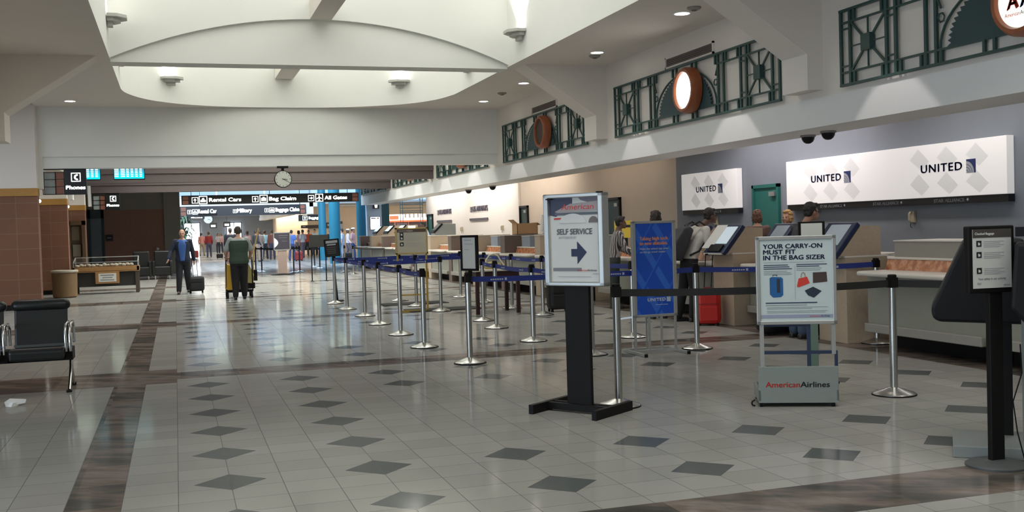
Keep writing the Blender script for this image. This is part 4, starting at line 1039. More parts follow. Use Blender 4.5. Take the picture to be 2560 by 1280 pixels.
def post(label, x, y, belts=(), hexb=True, dark=False, group='brushed steel queue posts', beltm=None, z=.935, marks=True, rz=0.):
    t = thing('queue_post', label, 'queue post', (x, y, 0), rz, group)
    link('post', post_dk if dark else post_me, t); link('base', hex_me if hexb else rnd_me, t); link('rubber_rim', rim_me, t); link('cap', cap_me, t); link('belt_cassette', head_me, t)
    for (bx, by) in belts:
        d = Vector((bx-x, by-y, 0)); L = d.length; d.normalize(); s = d.cross(Vector((0, 0, 1))); b = MB(); n = 10; mb = beltm or M_BELT
        pts = []
        for k in range(n+1):
            f = k/n; pts.append(d*(.034+(L-.068)*f)+Vector((0, 0, z-.02*4*f*(1-f)*min(1, L/2))))
        for i in range(n):
            p, q = pts[i], pts[i+1]
            for sg in (1,):
                A = [b.v(p+s*.0015+Vector((0, 0, -.03))), b.v(q+s*.0015+Vector((0, 0, -.03))), b.v(q+s*.0015+Vector((0, 0, .03))), b.v(p+s*.0015+Vector((0, 0, .03)))]
                B = [b.v(p-s*.0015+Vector((0, 0, -.03))), b.v(q-s*.0015+Vector((0, 0, -.03))), b.v(q-s*.0015+Vector((0, 0, .03))), b.v(p-s*.0015+Vector((0, 0, .03)))]
                b.face(A); b.face(B[::-1]); b.face([A[0], A[1], B[1], B[0]]); b.face([A[3], A[2], B[2], B[3]])
        o = b.build('belt', mb, t)
        if rz: o.matrix_parent_inverse = Matrix.Rotation(-rz, 4, 'Z')
        if marks:
            # printed mark facing the camera side
            toward = Vector((-x, -y, 0)); nrm = s if s.dot(toward) > 0 else -s; R = Vector((0, 0, 1)).cross(nrm)
            mk = MB()
            for f in ((.25, .75) if L > 1.3 else (.5,)):
                c = d*(L*f)+Vector((0, 0, z-.02*4*f*(1-f)*min(1, L/2)-.003)); V = lambda u, v: c+R*u+Vector((0, 0, v))+nrm*.003
                for k in range(6): mk.quad(V(-.10+.026*k, -.008), V(-.082+.026*k, -.008), V(-.082+.026*k, .008), V(-.10+.026*k, .008))
                mk.quad(V(.065, -.012), V(.09, -.012), V(.09, .016), V(.065, .016))
            mk.build('printed_mark', M_LGREY, o)
    return t
ordn = ['nearest', 'second', 'third', 'fourth', 'fifth', 'sixth', 'seventh', 'eighth', 'ninth', 'tenth']
rowA = [(3.08, 11.30), (2.98, 13.13), (3.04, 14.89), (3.08, 16.75), (3.16, 18.58), (3.13, 20.42), (3.16, 22.26)]
rowB = [(4.53, 11.26), (4.42, 13.03), (4.52, 15.03), (4.70, 16.33), (4.59, 18.74), (4.49, 20.35), (4.52, 22.12)]
rowC = [(5.83, 11.17), (5.71, 12.73), (5.87, 16.75), (5.88, 18.50), (5.90, 20.36), (5.91, 22.28)]
bel = {}
def B(a, b): bel.setdefault(a, []).append(b)
B(rowA[0], rowB[0]); B(rowB[0], rowC[0])
for i in range(1, 6): B(rowA[i], rowA[i+1])
B(rowB[0], rowB[1]); B(rowB[1], rowB[2]); B(rowB[2], rowB[3]); B(rowB[4], rowB[5])
B(rowA[4], rowB[4]); B(rowA[6], rowB[6]); B(rowA[5], rowB[5]); B(rowB[6], rowC[5]); B(rowB[5], rowC[4])
B(rowC[2], rowC[3]); B(rowC[3], rowC[4]); B(rowC[1], rowC[2]); B(rowC[5], rowC[4])
st4 = (7.86, 10.52); B(rowC[0], st4)
for nm, row in (('aisle-side row', rowA), ('middle row', rowB), ('row nearest the counters', rowC)):
    for i, p in enumerate(row):
        extra = ', holding the slim framed notice' if (nm, i) == ('aisle-side row', 0) else ''
        post('steel queue post with blue belts, %s in the %s%s' % (ordn[i], nm, extra), p[0], p[1], bel.get(p, ()), True)
post('steel queue post with a round base against the tan cabinets', st4[0], st4[1], (), False)
post('steel queue post with a black belt right beside the self-service sign', 3.43, 7.97, ((5.70, 7.42),), False, beltm=M_BELTK, marks=False)
post('steel queue post with black belts between the bag sizer and the black kiosk', 5.70, 7.42, ((7.0, 6.4),), False, beltm=M_BELTK, marks=False)
# far posts beyond the maze
far = [(863, 681), (884, 685), (735, 682), (750, 680), (640, 679), (655, 680), (800, 671), (787, 667)]
lab = ['steel post by the tilted dark notice, left', 'steel post by the tilted dark notice, right', 'far thin post right of the dark framed sign, left one', 'far thin post right of the dark framed sign, right one', 'far post behind the cart pusher, left one', 'far post behind the cart pusher, right one', 'far thin post under the small dark screens, nearer', 'far thin post under the small dark screens, farther']
FP = []
for (px, py), l in zip(far, lab):
    d = at(px, py, 10)-Vector((0, 0, CAM_H)); d = d*(-CAM_H/d.z); FP.append((d.x, d.y))
for i, ((x, y), l) in enumerate(zip(FP, lab)):
    bl = []
    if i == 3: bl = [FP[4]]
    if i == 1: bl = [(rowC[5][0]+.4, 33.)]
    if i == 5: bl = [FP[2]]
    post(l, x, y, bl, True, dark=(i >= 2), group='far queue posts beyond the maze', beltm=M_BELTK, marks=False)

# notices standing on posts
def framed_notice(label, x, y, z0, z1, w_, rz, frame, paper, rows=True, th=.03, cat='sign', tilt=0., header=None, fw=.015):
    t = thing('framed_notice', label, cat, (x, y, z0), rz); H = z1-z0
    b = MB(); 
    for z in (0, H-fw): b.box(-w_/2, w_/2, -th/2, th/2, z, z+fw)
    for xx in (-w_/2, w_/2-fw): b.box(xx, xx+fw, -th/2, th/2, 0, H)
    b.build('frame', frame, t, bevel=.003)
    MB().box(-w_/2+fw*.6, w_/2-fw*.6, -th/2+.008, th/2-.006, fw*.6, H-fw*.6).build('sheet', paper, t)
    P = Panel(t, (-w_/2+fw, -th/2+.007, fw), (1, 0, 0), (0, 0, 1)); return t, P, w_-2*fw, H-2*fw
t, P, PW, PH = framed_notice('slim black-framed white notice on top of the nearest aisle-side queue post', 3.10, 11.26, 1.03, 1.425, .26, math.radians(-62), M_BLK, M_PAPER, th=.035, fw=.025)
P.rects('print_lines', [(.03, PH*.9, PW*.7, PH*.93), (.03, PH*.78, PW*.8, PH*.80), (.03, PH*.6, PW*.5, PH*.62)], M_LGREY)
MB().box(-.02, .02, -.012, .012, -.06, .01).build('bracket', M_BLK, t)
def baggage_notice(P, PW, PH, head, ink, rowsy=(.78, .62, .36), hh=.13):
    P.rects('header_band', [(0, PH*(1-hh), PW, PH)], head)
    P.text('print_heading', 'Checked Baggage', M_WHITE, PW*.05, PH*(1-hh*.66), PH*hh*.30, width=PW*.5, lift=.002)
    for i, ry in enumerate(rowsy):
        s = PW*.13; y0 = PH*ry-s/2
        P.rects('pictogram', [(PW*.09, y0, PW*.09+s, y0+s)], ink)
        P.poly('pictogram_mark', [(PW*.09+s*.3, y0+s*.2), (PW*.09+s*.75, y0+s*.25), (PW*.09+s*.7, y0+s*.6), (PW*.09+s*.3, y0+s*.75)], M_PAPER, lift=.002)
        P.rects('print_lines', [(PW*.28, PH*ry+s*(.32-.3*k), PW*(.8-.1*(k % 2)), PH*ry+s*(.32-.3*k)+PH*.008) for k in range(4)], M_LGREY)
M_KRAFT = mat('cream_board', (.46, .43, .34), .6, var=.03)
t, P, PW, PH = framed_notice('large cream baggage notice in a yellow wooden frame over the queue maze', 4.13, 19.0, 1.06, 1.55, .60, 0, mat('yellow_wood', (.42, .31, .13), .5, var=.12), M_KRAFT, th=.07, fw=.03)
baggage_notice(P, PW, PH, mat('brown_band', (.09, .055, .045), .5), M_INKB)
MB().box(-.06, .07, -.05, -.03, .485, .52).build('gooseneck_lamp', M_EMW, t)
b = MB(); b.bar((-.27, 0, -1.06), (-.27, 0, 0), .03); b.bar((.27, 0, -1.06), (.27, 0, 0), .03); b.bar((-.27, 0, -.75), (.27, 0, -.75), .025); b.bar((-.27, 0, -1.045), (.27, 0, -1.045), .03); b.build('yellow_stand', mat('yellow_stand_paint', (.42, .27, .04), .5), t)
t, P, PW, PH = framed_notice('tilted black notice with pale heading on the farthest aisle-side posts', at(832, 636, 22.9).x, 22.9, .98, 1.36, .33, .1, M_BLK, mat('notice_black', (.02, .02, .02), .4), fw=.018)
t.rotation_euler = (0, -.07, .1)
P.rects('print_lines', [(.02, PH*.80, PW-.02, PH*.96), (.04, PH*.66, PW-.06, PH*.74)], M_LGREY); P.rects('print_lines', [(.04, PH*(.52-.12*k), PW-.07, PH*(.54-.12*k)) for k in range(4)], M_GREYI)
MB().box(-.02, .02, -.02, .02, -.98, .01).build('stand_post', M_BLK, t); MB().lathe([(.15, -.98), (.13, -.955), (.03, -.94)], n=20).build('stand_base', M_BLK, t)
t = thing('queue_screen', 'small dark rectangular panel on thin legs, left of the tilted notice', 'sign', (at(797, 600, 33).x, 33., 0))
MB().box(-.30, .28, 0, .05, 1.06, 1.44).build('panel', mat('dark_panel', (.03, .03, .03), .4), t); 
for x in (-.24, .2): MB().box(x-.015, x+.015, 0, .03, .02, 1.06).build('leg', M_BLK, t); MB().box(x-.03, x+.03, -.18, .2, 0, .02).build('foot', M_BLK, t)
# dark framed poster sign in the middle distance
Yd = 39.5; q0, q1 = at(684, 627, Yd), at(725, 580, Yd)
t, P, PW, PH = framed_notice('dark poster sign with a pale arc, in a silver frame on a broad post', (q0.x+q1.x)/2, Yd, q0.z, q1.z, q1.x-q0.x, 0, M_ALU, mat('dark_poster', (.06, .055, .075), .4), th=.1, fw=.035)
P.poly('poster_arc', [(0, PH*.70)]+[(PW*(.02+.22*math.sin(PI*k/10)), PH*(.70-.55*k/10)) for k in range(11)]+[(0, PH*.15)], M_EMS)
P.rects('print_lines', [(PW*.3, PH*.85, PW*.9, PH*.88), (PW*.3, PH*.72, PW*.85, PH*.74), (PW*.5, PH*.5, PW*.85, PH*.52)], M_GREYI)
MB().box(-.16, .16, -.03, .03, -q0.z+.03, .01).build('post', mat('tan_post', (.36, .27, .24), .5), t); MB().lathe([(.45, -q0.z), (.40, -q0.z+.03), (.1, -q0.z+.05)], n=24).build('base', M_BLK, t)

# ------------------------------------------------------------------ black stand at the right
t = thing('notice_stand', 'tall black baggage notice stand with a round base, front right', 'sign stand', (4.59, 5.05, 0), math.radians(-3))
MB().lathe([(.175, 0), (.175, .012), (.16, .022), (.05, .038), (.04, .04)], n=48).build('base', mat('base_dark_grey', (.07, .075, .075), .45), t, smooth=40)
MB().box(-.045, .045, -.02, .02, .03, 1.05).build('post', M_BLK, t, bevel=.005)
b = MB(); Wn = .315; Z0, Z1 = 1.03, 1.425
b.box(-.19, -.19+Wn, -.03, .02, Z0, Z1); b.build('frame', M_BLK, t, bevel=.008)
MB().box(-.165, -.165+Wn-.05, -.033, -.03, Z0+.03, Z1-.02).build('sheet', M_PAPER, t)
P = Panel(t, (-.165, -.0335, Z0+.03), (1, 0, 0), (0, 0, 1)); PW, PH = Wn-.05, Z1-Z0-.05
baggage_notice(P, PW, PH, mat('grey_brown_band', (.075, .065, .06), .5), M_INKB, rowsy=(.76, .57, .30), hh=.14)
P.text('print_heading', 'Your safety is our priority', M_GREYI, PW*.12, PH*.145, .012, width=PW*.72); P.rects('print_small_lines', [(PW*.78, PH*.04, PW*.95, PH*.055), (PW*.1, PH*.07, PW*.2, PH*.10)], M_LGREY)
t = thing('self_service_kiosk', 'black self-service kiosk seen from behind the tall black notice stand', 'kiosk', (at(2447, 700, 5.45).x, 5.45, 0), -.70)
MB().prism([(-.085, 1.335), (-.285, .90), (-.275, .84), (-.24, .815), (.26, .80), (.26, 1.335)], 'y', -.06, .30).build('housing', M_DARK, t, bevel=.02)
MB().prism([(-.10, 1.26), (-.262, .92), (-.27, .915), (-.115, 1.27)], 'y', -.02, .26).build('screen', mat('dim_screen2', (.05, .055, .06), .15), t)
MB().box(.10, .19, .10, .20, .06, .81).build('pedestal', M_BLK, t)
MB().box(-.17, .50, -.30, .24, .0, .075).build('base', M_GREYP, t, bevel=.006)
MB().box(.235, .25, -.062, -.05, .05, 1.0).build('side_strip', M_GREYP, t)
t = thing('self_service_kiosk', 'black self-service kiosk with a glowing screen cut by the right edge', 'kiosk', (0, 0, 0))
q = [at(px, py, 4.85) for px, py in ((2531, 608), (2523, 774), (2560, 822))]; t.location = (q[0].x+.02, 4.85, 0); ox = q[0].x; t.rotation_euler = (0, 0, -.76)
MB().prism([(0, q[0].z), (q[1].x-ox, q[1].z), (q[2].x-ox, q[2].z), (.60, q[2].z), (.60, q[0].z)], 'y', 0, .35).build('housing', M_DARK, t, bevel=.02)
MB().box(.05, .5, -.012, 0, .98, 1.25).build('screen', mat('blue_screen_glow', (.03, .05, .08), .2, emit=.35, ecol=(.3, .5, .8)), t)
MB().box(.25, .35, .12, .22, .06, .9).build('pedestal', M_BLK, t); MB().box(0.10, .62, .02, .4, 0, .06).build('base', M_GREYP, t)
MB().box(0, .6, .1, .16, q[0].z+.035, q[0].z+.09).build('header_bar', M_DARK, t); MB().box(.1, .16, .1, .16, q[0].z-.01, q[0].z+.04).build('header_post', M_DARK, t)
t = thing('power_cable', 'thin dark cable trailing down beside the black kiosk', 'cable', (at(2551, 900, 5.0).x, 5.0, 0))
MB().tube([(0, 0, .72), (.01, 0, .55), (-.04, .02, .38), (-.03, 0, .2), (.0, -.02, .04), (.04, -.03, .01)], .004, 6).build('cable', M_BLK, t)

# floor mats, table with basket
def floor_mat(label, pts):
    c = (sum(p[0] for p in pts)/4, sum(p[1] for p in pts)/4); t = MB().prism([(x-c[0], y-c[1]) for x, y in pts], 'z', 0, .012).build('floor_mat', mat('mat_black_rubber', (.018, .02, .02), .8), loc=(c[0], c[1], 0)); tag(t, label, 'mat', 'black floor mats in the queue maze')
floor_mat('black rubber floor mat in the queue maze, the farther of two', [(3.93, 20.75), (5.25, 20.75), (5.25, 21.45), (3.93, 21.45)])
floor_mat('black rubber floor mat in the queue maze, the nearer of two', [(4.05, 18.85), (5.42, 18.85), (5.42, 19.55), (4.05, 19.55)])
t = thing('side_table', 'dark brown table with a cream top behind the blue belts', 'table', (5.32, 17.85, 0))
MB().box(-.44, .42, -.40, .40, .745, .775).build('table_top', mat('cream_table_top', (.62, .58, .46), .4), t, bevel=.006)
mb = mat('dark_red_brown_wood', (.035, .012, .012), .4, var=.2); MB().box(-.40, .38, -.36, .36, .64, .745).build('apron', mb, t)
for x, y in ((-.38, -.34), (.36, -.34), (-.38, .34), (.36, .34)): MB().box(x-.03, x+.03, y-.03, y+.03, 0, .66).build('leg', mb, t)
t = thing('handbag', 'yellow and cream bag with an arched handle on the brown table', 'bag', (5.30, 17.75, .775)); mc = mat('bag_olive', (.36, .30, .12), .7); m2 = mat('bag_cream', (.62, .58, .46), .6)
MB().loft([(0, .14, .08, 0, 0), (.05, .16, .09, 0, 0), (.10, .13, .07, 0, 0), (.13, .05, .03, 0, 0)], 16).build('body', mc, t, smooth=60)
MB().tube([(-.13, 0, .06), (-.12, 0, .16), (-.06, 0, .24), (.02, 0, .27), (.10, 0, .23), (.15, 0, .14), (.21, 0, .06)], .013, 8).build('handle', m2, t, smooth=60)

# ------------------------------------------------------------------ bench, litter, left side furniture
t = thing('beam_seating', 'black padded waiting seats with chrome arms, at the left edge', 'seating', (-1.34, 11.5, 0))
M_LEA = mat('black_leather', (.014, .016, .016), .35, var=.2, scale=20, spec=.5)
for i, xc in enumerate((0, -.60, -1.20)):
    MB().prism([(.16, .42), (.20, .40), (.33, .88), (.29, .90), (.25, .895)], 'x', xc-.25, xc+.25).build('backrest', M_LEA, t, bevel=.02)
    MB().cap((xc-.22, .265, .845), (xc+.22, .265, .845), .062, .062, 14).build('head_roll', M_LEA, t, smooth=60)
    MB().prism([(-.27, .33), (-.28, .42), (-.24, .455), (.20, .42), (.22, .36)], 'x', xc-.25, xc+.25).build('seat', M_LEA, t, bevel=.02)
    MB().box(xc-.25, xc+.25, .12, .16, .43, .455).build('seat_rail', mat('rail_grey', (.12, .13, .13), .4), t)
for xc in (.285, -.315, -.285-.03, -.60-.29, -1.20-.29):
    if xc == -.285-.03: continue
    for dx in (-.02, .022):
        b = MB(); b.tube([(xc+dx, -.22, .40), (xc+dx, -.24, .60), (xc+dx, -.20, .665), (xc+dx, .10, .675), (xc+dx, .2, .62), (xc+dx, .2, .45)], .014, 8); b.build('armrest', M_CHROME, t, smooth=50)
    MB().box(xc-.03, xc+.03, -.1, .16, .30, .42).build('arm_bracket', M_BLK, t)
MB().box(-1.5, .30, .0, .07, .29, .345).build('beam', M_BLK, t)
for xc in (.285, -1.5):
    MB().tube([(xc, .03, .33), (xc, .0, .22), (xc, -.08, .15), (xc, -.26, .02)], .016, 8).build('leg', M_CHROME, t, smooth=50); MB().tube([(xc, .03, .33), (xc, .05, .2), (xc, .14, .12), (xc, .26, .02)], .016, 8).build('leg', M_CHROME, t, smooth=50)
    MB().box(xc-.02, xc+.02, .25, .29, 0, .03).build('foot', M_BLK, t); MB().box(xc-.025, xc+.025, -.29, -.24, 0, .02).build('foot', M_BLK, t)
b = MB(); b.prism([(-.06, 0), (.10, .02), (.11, .05), (-.02, .07), (-.07, .04)], 'y', -.02, .02); b.M = Matrix.Rotation(.6, 4, 'Z'); b.prism([(-.05, 0), (.03, 0), (.05, .03), (-.03, .035)], 'y', -.03, .03); b.M = None
o = b.build('crumpled_paper', M_WHITE, loc=(-1.47, 10.54, 0)); o.rotation_euler = (0, 0, .3); tag(o, 'crumpled scrap of white paper on the floor in front of the black seats', 'litter')

t = thing('litter_bin', 'round tan litter bin with a pale rim against the brick pier', 'bin', (-2.86+.05, 29.9, 0))
MB().lathe([(.26, 0), (.30, .03), (.315, .66), (.33, .67)], n=28).build('bin_body', mat('bin_tan', (.20, .125, .06), .6, var=.1), t, smooth=40)
MB().lathe([(.34, .66), (.345, .70), (.33, .72), (.25, .725), (.23, .68)], n=28).build('rim', mat('bin_rim', (.42, .38, .31), .5), t, smooth=40)

t = thing('display_case', 'low wooden display case with a glass lid and a printed notice', 'display case', (-1.85, 31.0, 0))
M_OAK = mat('honey_oak', (.34, .18, .065), .5, var=.2, scale=10)
b = MB(); b.box(-.86, .86, 0, .06, .62, .74); b.box(-.86, .86, .70, .76, .62, .74); b.box(-.86, -.80, 0, .76, .62, .74); b.box(.80, .86, 0, .76, .62, .74); b.box(-.86, .86, 0, .76, .60, .63); b.build('case_body', M_OAK, t)
for x, y in ((-.8, .06), (.8, .06), (-.8, .70), (.8, .70)): MB().box(x-.045, x+.045, y-.045, y+.045, 0, .62).build('leg', mat('dark_case_leg', (.06, .045, .035), .5), t)
MB().box(-.80, .80, .10, .66, .20, .60).build('inner_shelf_box', mat('case_dark', (.03, .028, .025), .6), t)
b = MB(); 
for x in (-.84, .82): b.box(x, x+.02, .02, .04, .74, .86); b.box(x, x+.02, .72, .74, .74, 1.0)
b.bar((-.83, .03, .87), (.83, .03, .87), .02); b.bar((-.83, .73, 1.0), (.83, .73, 1.0), .025); b.bar((-.83, .03, .87), (-.83, .73, 1.0), .02); b.bar((.83, .03, .87), (.83, .73, 1.0), .02); b.build('lid_frame', M_ALU, t)
gm = NT('case_glass'); tr = gm.n('ShaderNodeBsdfTransparent'); gl = gm.n('ShaderNodeBsdfGlossy'); mx = gm.n('ShaderNodeMixShader'); gl.inputs['Roughness'].default_value = .03; mx.inputs[0].default_value = .12
gm.t.links.new(tr.outputs[0], mx.inputs[1]); gm.t.links.new(gl.outputs[0], mx.inputs[2]); gm.t.links.new(mx.outputs[0], gm.t.nodes['Material Output'].inputs[0])
MB().quad((-.83, .03, .875), (.83, .03, .875), (.83, .73, 1.005), (-.83, .73, 1.005)).build('glass_lid', gm.m, t)
b = MB(); random.seed(3)
for i in range(15):
    x = -.76+.10*i; b.ell((x, .28+.1*(i % 3), .77+.015*(i % 2)), (.07, .09, .04+.02*random.random()), 8, 6)
b.build('relief_model', mat('relief_pale', (.36, .33, .26), .8, var=.3, scale=20), t, smooth=60)
MB().box(-.28, .34, -.02, 0, .28, .62).build('notice_board', M_OAK, t); MB().box(-.20, .26, -.024, -.02, .33, .56).build('notice_sheet', M_PAPER, t)
b = MB()
for k, (w0, w1) in enumerate(((-.15, .2), (-.10, .16), (-.15, .2))): b.box(w0, w1, -.027, -.024, .50-.065*k, .525-.065*k)
b.build('notice_lines', M_GREYI, t)

# items round the alcove
t = thing('alcove_door', 'grey metal door in the brown alcove wall, left of the small black plaque', 'door', (-3.0, 45.78, 0))
q0, q1 = at(229, 640, 45.7), at(252, 540, 45.7); t.location = (q0.x, 45.78, 0); Wd = q1.x-q0.x
MB().box(0, Wd, -.05, 0, 0, 2.35).build('door_leaf', mat('grey_blue_door', (.16, .19, .22), .3, metal=.4), t); b = MB(); b.box(-.1, 0, -.08, 0, 0, 2.7); b.box(Wd, Wd+.1, -.08, 0, 0, 2.7); b.box(-.1, Wd+.1, -.08, 0, 2.35, 2.7); b.build('door_frame', mat('dark_teal_frame', (.025, .05, .05), .5), t)
q = at(273, 594, 45.7); t = thing('wall_plaque', 'small black plaque on the brown alcove wall', 'sign', (q.x, 45.78, q.z)); MB().box(-.14, .14, -.03, 0, -.14, .12).build('plaque', M_SIGNK, t); MB().box(-.08, .08, -.033, -.03, -.02, .0).build('print_line', M_LGREY, t)
for lab, px, py in (('small white wall knob at the right end of the brown alcove wall', 394, 622),): 
    q = at(px, py, 45.7); t = thing('wall_lamp', lab, 'wall light', (q.x, 45.72, q.z)); MB().ell((0, -.05, 0), .06).build('globe', M_WHITE, t, smooth=60); MB().box(-.02, .02, -.05, .0, -.02, .02).build('stem', M_BLK, t)
for lab, px, py, Y in (('tiny bulb lamp at the edge of the first brick pier', 99, 503, 31.6), ('tiny bulb lamp at the edge of the second brick pier', 170, 517, 37.8)):
    q = at(px, py, Y); t = thing('wall_lamp', lab, 'wall light', (q.x, Y, q.z)); MB().ell((0, -.04, 0), .045).build('bulb', M_BULB, t, smooth=60); MB().box(-.015, .015, -.04, .3, -.015, .015).build('arm', M_BLK, t)
# phone cabinet in the recess and wooden frame
q0, q1 = at(176, 745, 38.0), at(213, 552, 38.0)
t = thing('phone_booth_unit', 'wood-framed telephone unit against the second brick pier', 'phone booth', (q0.x, 38.05, 0)); Wd = q1.x-q0.x
b = MB(); b.box(0, .10, -.30, .04, 0, q1.z); b.box(Wd-.1, Wd, -.30, .04, 0, q1.z); b.box(0, Wd, -.30, .04, q1.z-.14, q1.z); b.build('wood_frame', mat('dark_wood_frame', (.10, .055, .025), .5), t)
MB().box(.1, Wd-.1, -.05, .02, 0, q1.z-.14).build('back_panel', mat('booth_back', (.12, .085, .055), .6), t); MB().box(.14, Wd-.16, -.15, -.05, .95, 1.35).build('telephone', mat('phone_grey', (.22, .2, .16), .4), t, bevel=.01); MB().box(.12, Wd-.2, -.07, -.05, 1.5, 1.95).build('instruction_card', mat('booth_card', (.25, .2, .13), .6), t)
# black seats by the alcove
for i, (px, lab) in enumerate(((352, 'left'), (405, 'right'))):
    q = at(px, 640, 40.5); t = thing('armchair', 'black padded waiting chair behind the display case, %s one' % lab, 'chair', (q.x, 40.5, 0), 0, 'black chairs behind the display case')
    MB().box(-.28, .28, -.3, .35, .12, .46).build('seat', M_LEA, t, bevel=.04); MB().box(-.28, .28, .2, .4, .4, 1.02).build('backrest', M_LEA, t, bevel=.04)
    for s in (-1, 1): MB().box(s*.30-.05, s*.30+.05, -.3, .35, .1, .66).build('armrest', M_LEA, t, bevel=.03)
    for x, y in ((-.25, -.25), (.25, -.25), (-.25, .3), (.25, .3)): MB().box(x-.02, x+.02, y-.02, y+.02, 0, .13).build('leg', M_CHROME, t)
q = at(381, 650, 39.9); t = thing('paper_cup', 'white paper cup on the floor stand by the black chairs', 'cup', (q.x+.02, 40.5, .0)); 
bpy.data.objects.remove(t)
# potted plant near the alcove corner
q = at(455, 575, 50.5)
t = thing('potted_plant', 'tall potted plant with drooping leaves beyond the alcove corner', 'plant', (q.x+.1, 50.5, 0))
MB().lathe([(.25, 0), (.33, .5), (.35, .52), (.30, .52)], n=20).build('pot', mat('pot_brown', (.12, .07, .05), .6), t, smooth=40)
MB().tube([(0, 0, .5), (.03, 0, 1.2), (-.02, 0, 1.9)], [.04, .03, .02], 8).build('stem', mat('stem_brown', (.10, .07, .04), .8), t)
b = MB(); random.seed(5)
for i in range(46):
    a = random.random()*2*PI; z0 = 1.3+random.random()*.9; L = .45+.35*random.random(); up = .25+.4*random.random(); prev = None
    for k in range(6):
        f = k/5; r = L*f; z = z0+up*math.sin(f*PI*.8)*.7-.35*f*f; w_ = .055*math.sin(PI*min(.97, f+.08))
        c = Vector((math.cos(a)*r, math.sin(a)*r, z)); sd = Vector((-math.sin(a), math.cos(a), 0))*w_
        cur = (b.v(c-sd), b.v(c+sd))
        if prev: b.face([prev[0], prev[1], cur[1], cur[0]])
        prev = cur
b.build('leaves', mat('leaf_green', (.025, .07, .03), .5, var=.3), t, smooth=60)

# right side of the atrium: poster light box, shop with lit fascia, frame tower
q0, q1 = at(925, 575, 46.1), at(950, 541, 46.1)
t = thing('poster_light_box', 'glowing white poster light box on the pale blue pier', 'light box', ((q0.x+q1.x)/2, 46.1, q0.z)); Wd = q1.x-q0.x; H = q1.z-q0.z
struct(MB().box(q0.x-.12, q1.x+.08, 46.12, 46.4, 0, 3.6).build('trim_pier', M_SKYW))
MB().box(-Wd/2, Wd/2, -.06, .02, 0, H).build('casing', M_LGREY, t, bevel=.01); MB().box(-Wd/2+.03, Wd/2-.03, -.065, -.06, .03, H-.03).build('lit_face', M_EMW, t)
MB().box(-Wd/2+.05, 0.03, -.07, -.065, H-.10, H-.05).build('blue_stripe', M_LOGO, t); MB().box(.07, Wd/2-.05, -.07, -.065, H-.10, H-.05).build('red_stripe', M_RED, t)
q = at(940, 515, 46.0); t = thing('small_hanging_sign', 'small black sign with a lit figure above the poster light box', 'sign', (q.x, 46.0, q.z)); MB().box(-.14, .14, 0, .05, -.12, .2).build('sign_body', M_SIGNK, t); MB().prism([(-.05, -.08), (.05, -.08), (.06, .06), (0, .14), (-.06, .06)], 'y', -.006, 0).build('figure', M_EMS, t)
# shopfront
Ys = 58.0; q0, q1 = at(972, 553, Ys), at(1075, 536, Ys)
t = thing('shop_unit', 'brown shopfront with a glowing orange and white fascia beyond the cream wall', 'shop', (q0.x, Ys, 0)); Wd = q1.x-q0.x+1.5
MB().box(0, Wd, 0, .3, q0.z, q1.z+.05).build('lit_fascia', mat('fascia_lit_cream', (1, .86, .70), .5, emit=1.5, var=0, ecol=(1, .80, .62)), t)
MB().box(.05, .55, -.02, 0, q0.z+.08, q1.z-.03).build('orange_logo', mat('fascia_orange', (.9, .12, .04), .5, emit=.8, ecol=(1, .15, .05)), t)
b = MB(); b.box(0, Wd, -.01, .02, q0.z-.06, q0.z+.03); b.build('orange_edge', mat('fascia_orange', (.9, .12, .04), .5), t)
P = Panel(t, (0, -.005, q0.z), (1, 0, 0), (0, 0, 1)); P.rects('letter_blocks', [(.9+.24*k, .16, 1.0+.24*k, .38) for k in range(9)], mat('fascia_letter', (.6, .4, .3), .5))
brn = mat('shop_brown', (.09, .05, .035), .6, var=.2, scale=3)
MB().box(0, Wd, .1, .3, 0, q0.z).build('shop_wall', brn, t)
for x, w_ in ((.3, .1), (1.1, .06), (2.3, .12), (3.2, .08)): MB().box(x, x+w_, .04, .1, 0, q0.z).build('mullion', mat('shop_orange_post', (.35, .16, .08), .5), t)
MB().box(.45, 1.05, .08, .1, .9, q0.z-.1).build('shop_display', mat('shop_display', (.20, .13, .10), .5), t)
# slender dark frame tower above
t = thing('ladder_frame', 'slender dark ladder-like frame in front of the shop fascia', 'frame', (at(1003, 600, 50).x, 50., 0)); x1 = at(1059, 600, 50).x-at(1003, 600, 50).x; zt = at(1030, 480, 50).z
b = MB()
for x in (0, .12, x1-.12, x1): b.box(x-.012, x+.012, -.02, .02, 0, 4.6)
for py in (511, 520, 527, 531): z = at(1030, py, 50).z; b.box(0, x1, -.015, .015, z-.015, z+.015)
b.build('frame', mat('frame_teal_dark', (.03, .08, .09), .4), t)

# dark menu boards and back wall fittings in the far right wing
for lab, x0, x1, y0, y1, Y in (('long dark menu board on the tan far wall, left part', 753, 800, 571, 562, 75.6), ('dark menu board on the tan far wall, between the columns', 815, 832, 569, 556, 75.6), ('dark panel at the right of the columns on the tan far wall', 846, 856, 575, 553, 75.6)):
    q0, q1 = at(x0, y0, Y), at(x1, y1, Y); t = thing('menu_board', lab, 'sign', (q0.x, Y, q0.z)); MB().box(0, q1.x-q0.x, -.05, .2, 0, q1.z-q0.z).build('panel', mat('menu_dark', (.05, .032, .03), .5), t); MB().box(.1, .3, -.06, -.05, .1, (q1.z-q0.z)*.7).build('pale_mark', M_LGREY, t)
for i, (px, py, h) in enumerate(((668, 560, 1.1), (686, 567, .5))):
    q = at(px, py+8, 85); t = thing('wall_hanging', ('tall dark red wall hanging on the far tan wall', 'small dark wall ornament on the far tan wall')[i], 'decoration', (10.58, 85-6*i, q.z)); MB().box(-.06, 0, -.35, .35, 0, h).build('panel', mat('hanging_dark', (.05, .015, .012), .6), t); MB().box(-.07, -.06, -.2, .2, h*.3, h*.7).build('inner_panel', mat('hanging_red', (.2, .05, .03), .6), t)
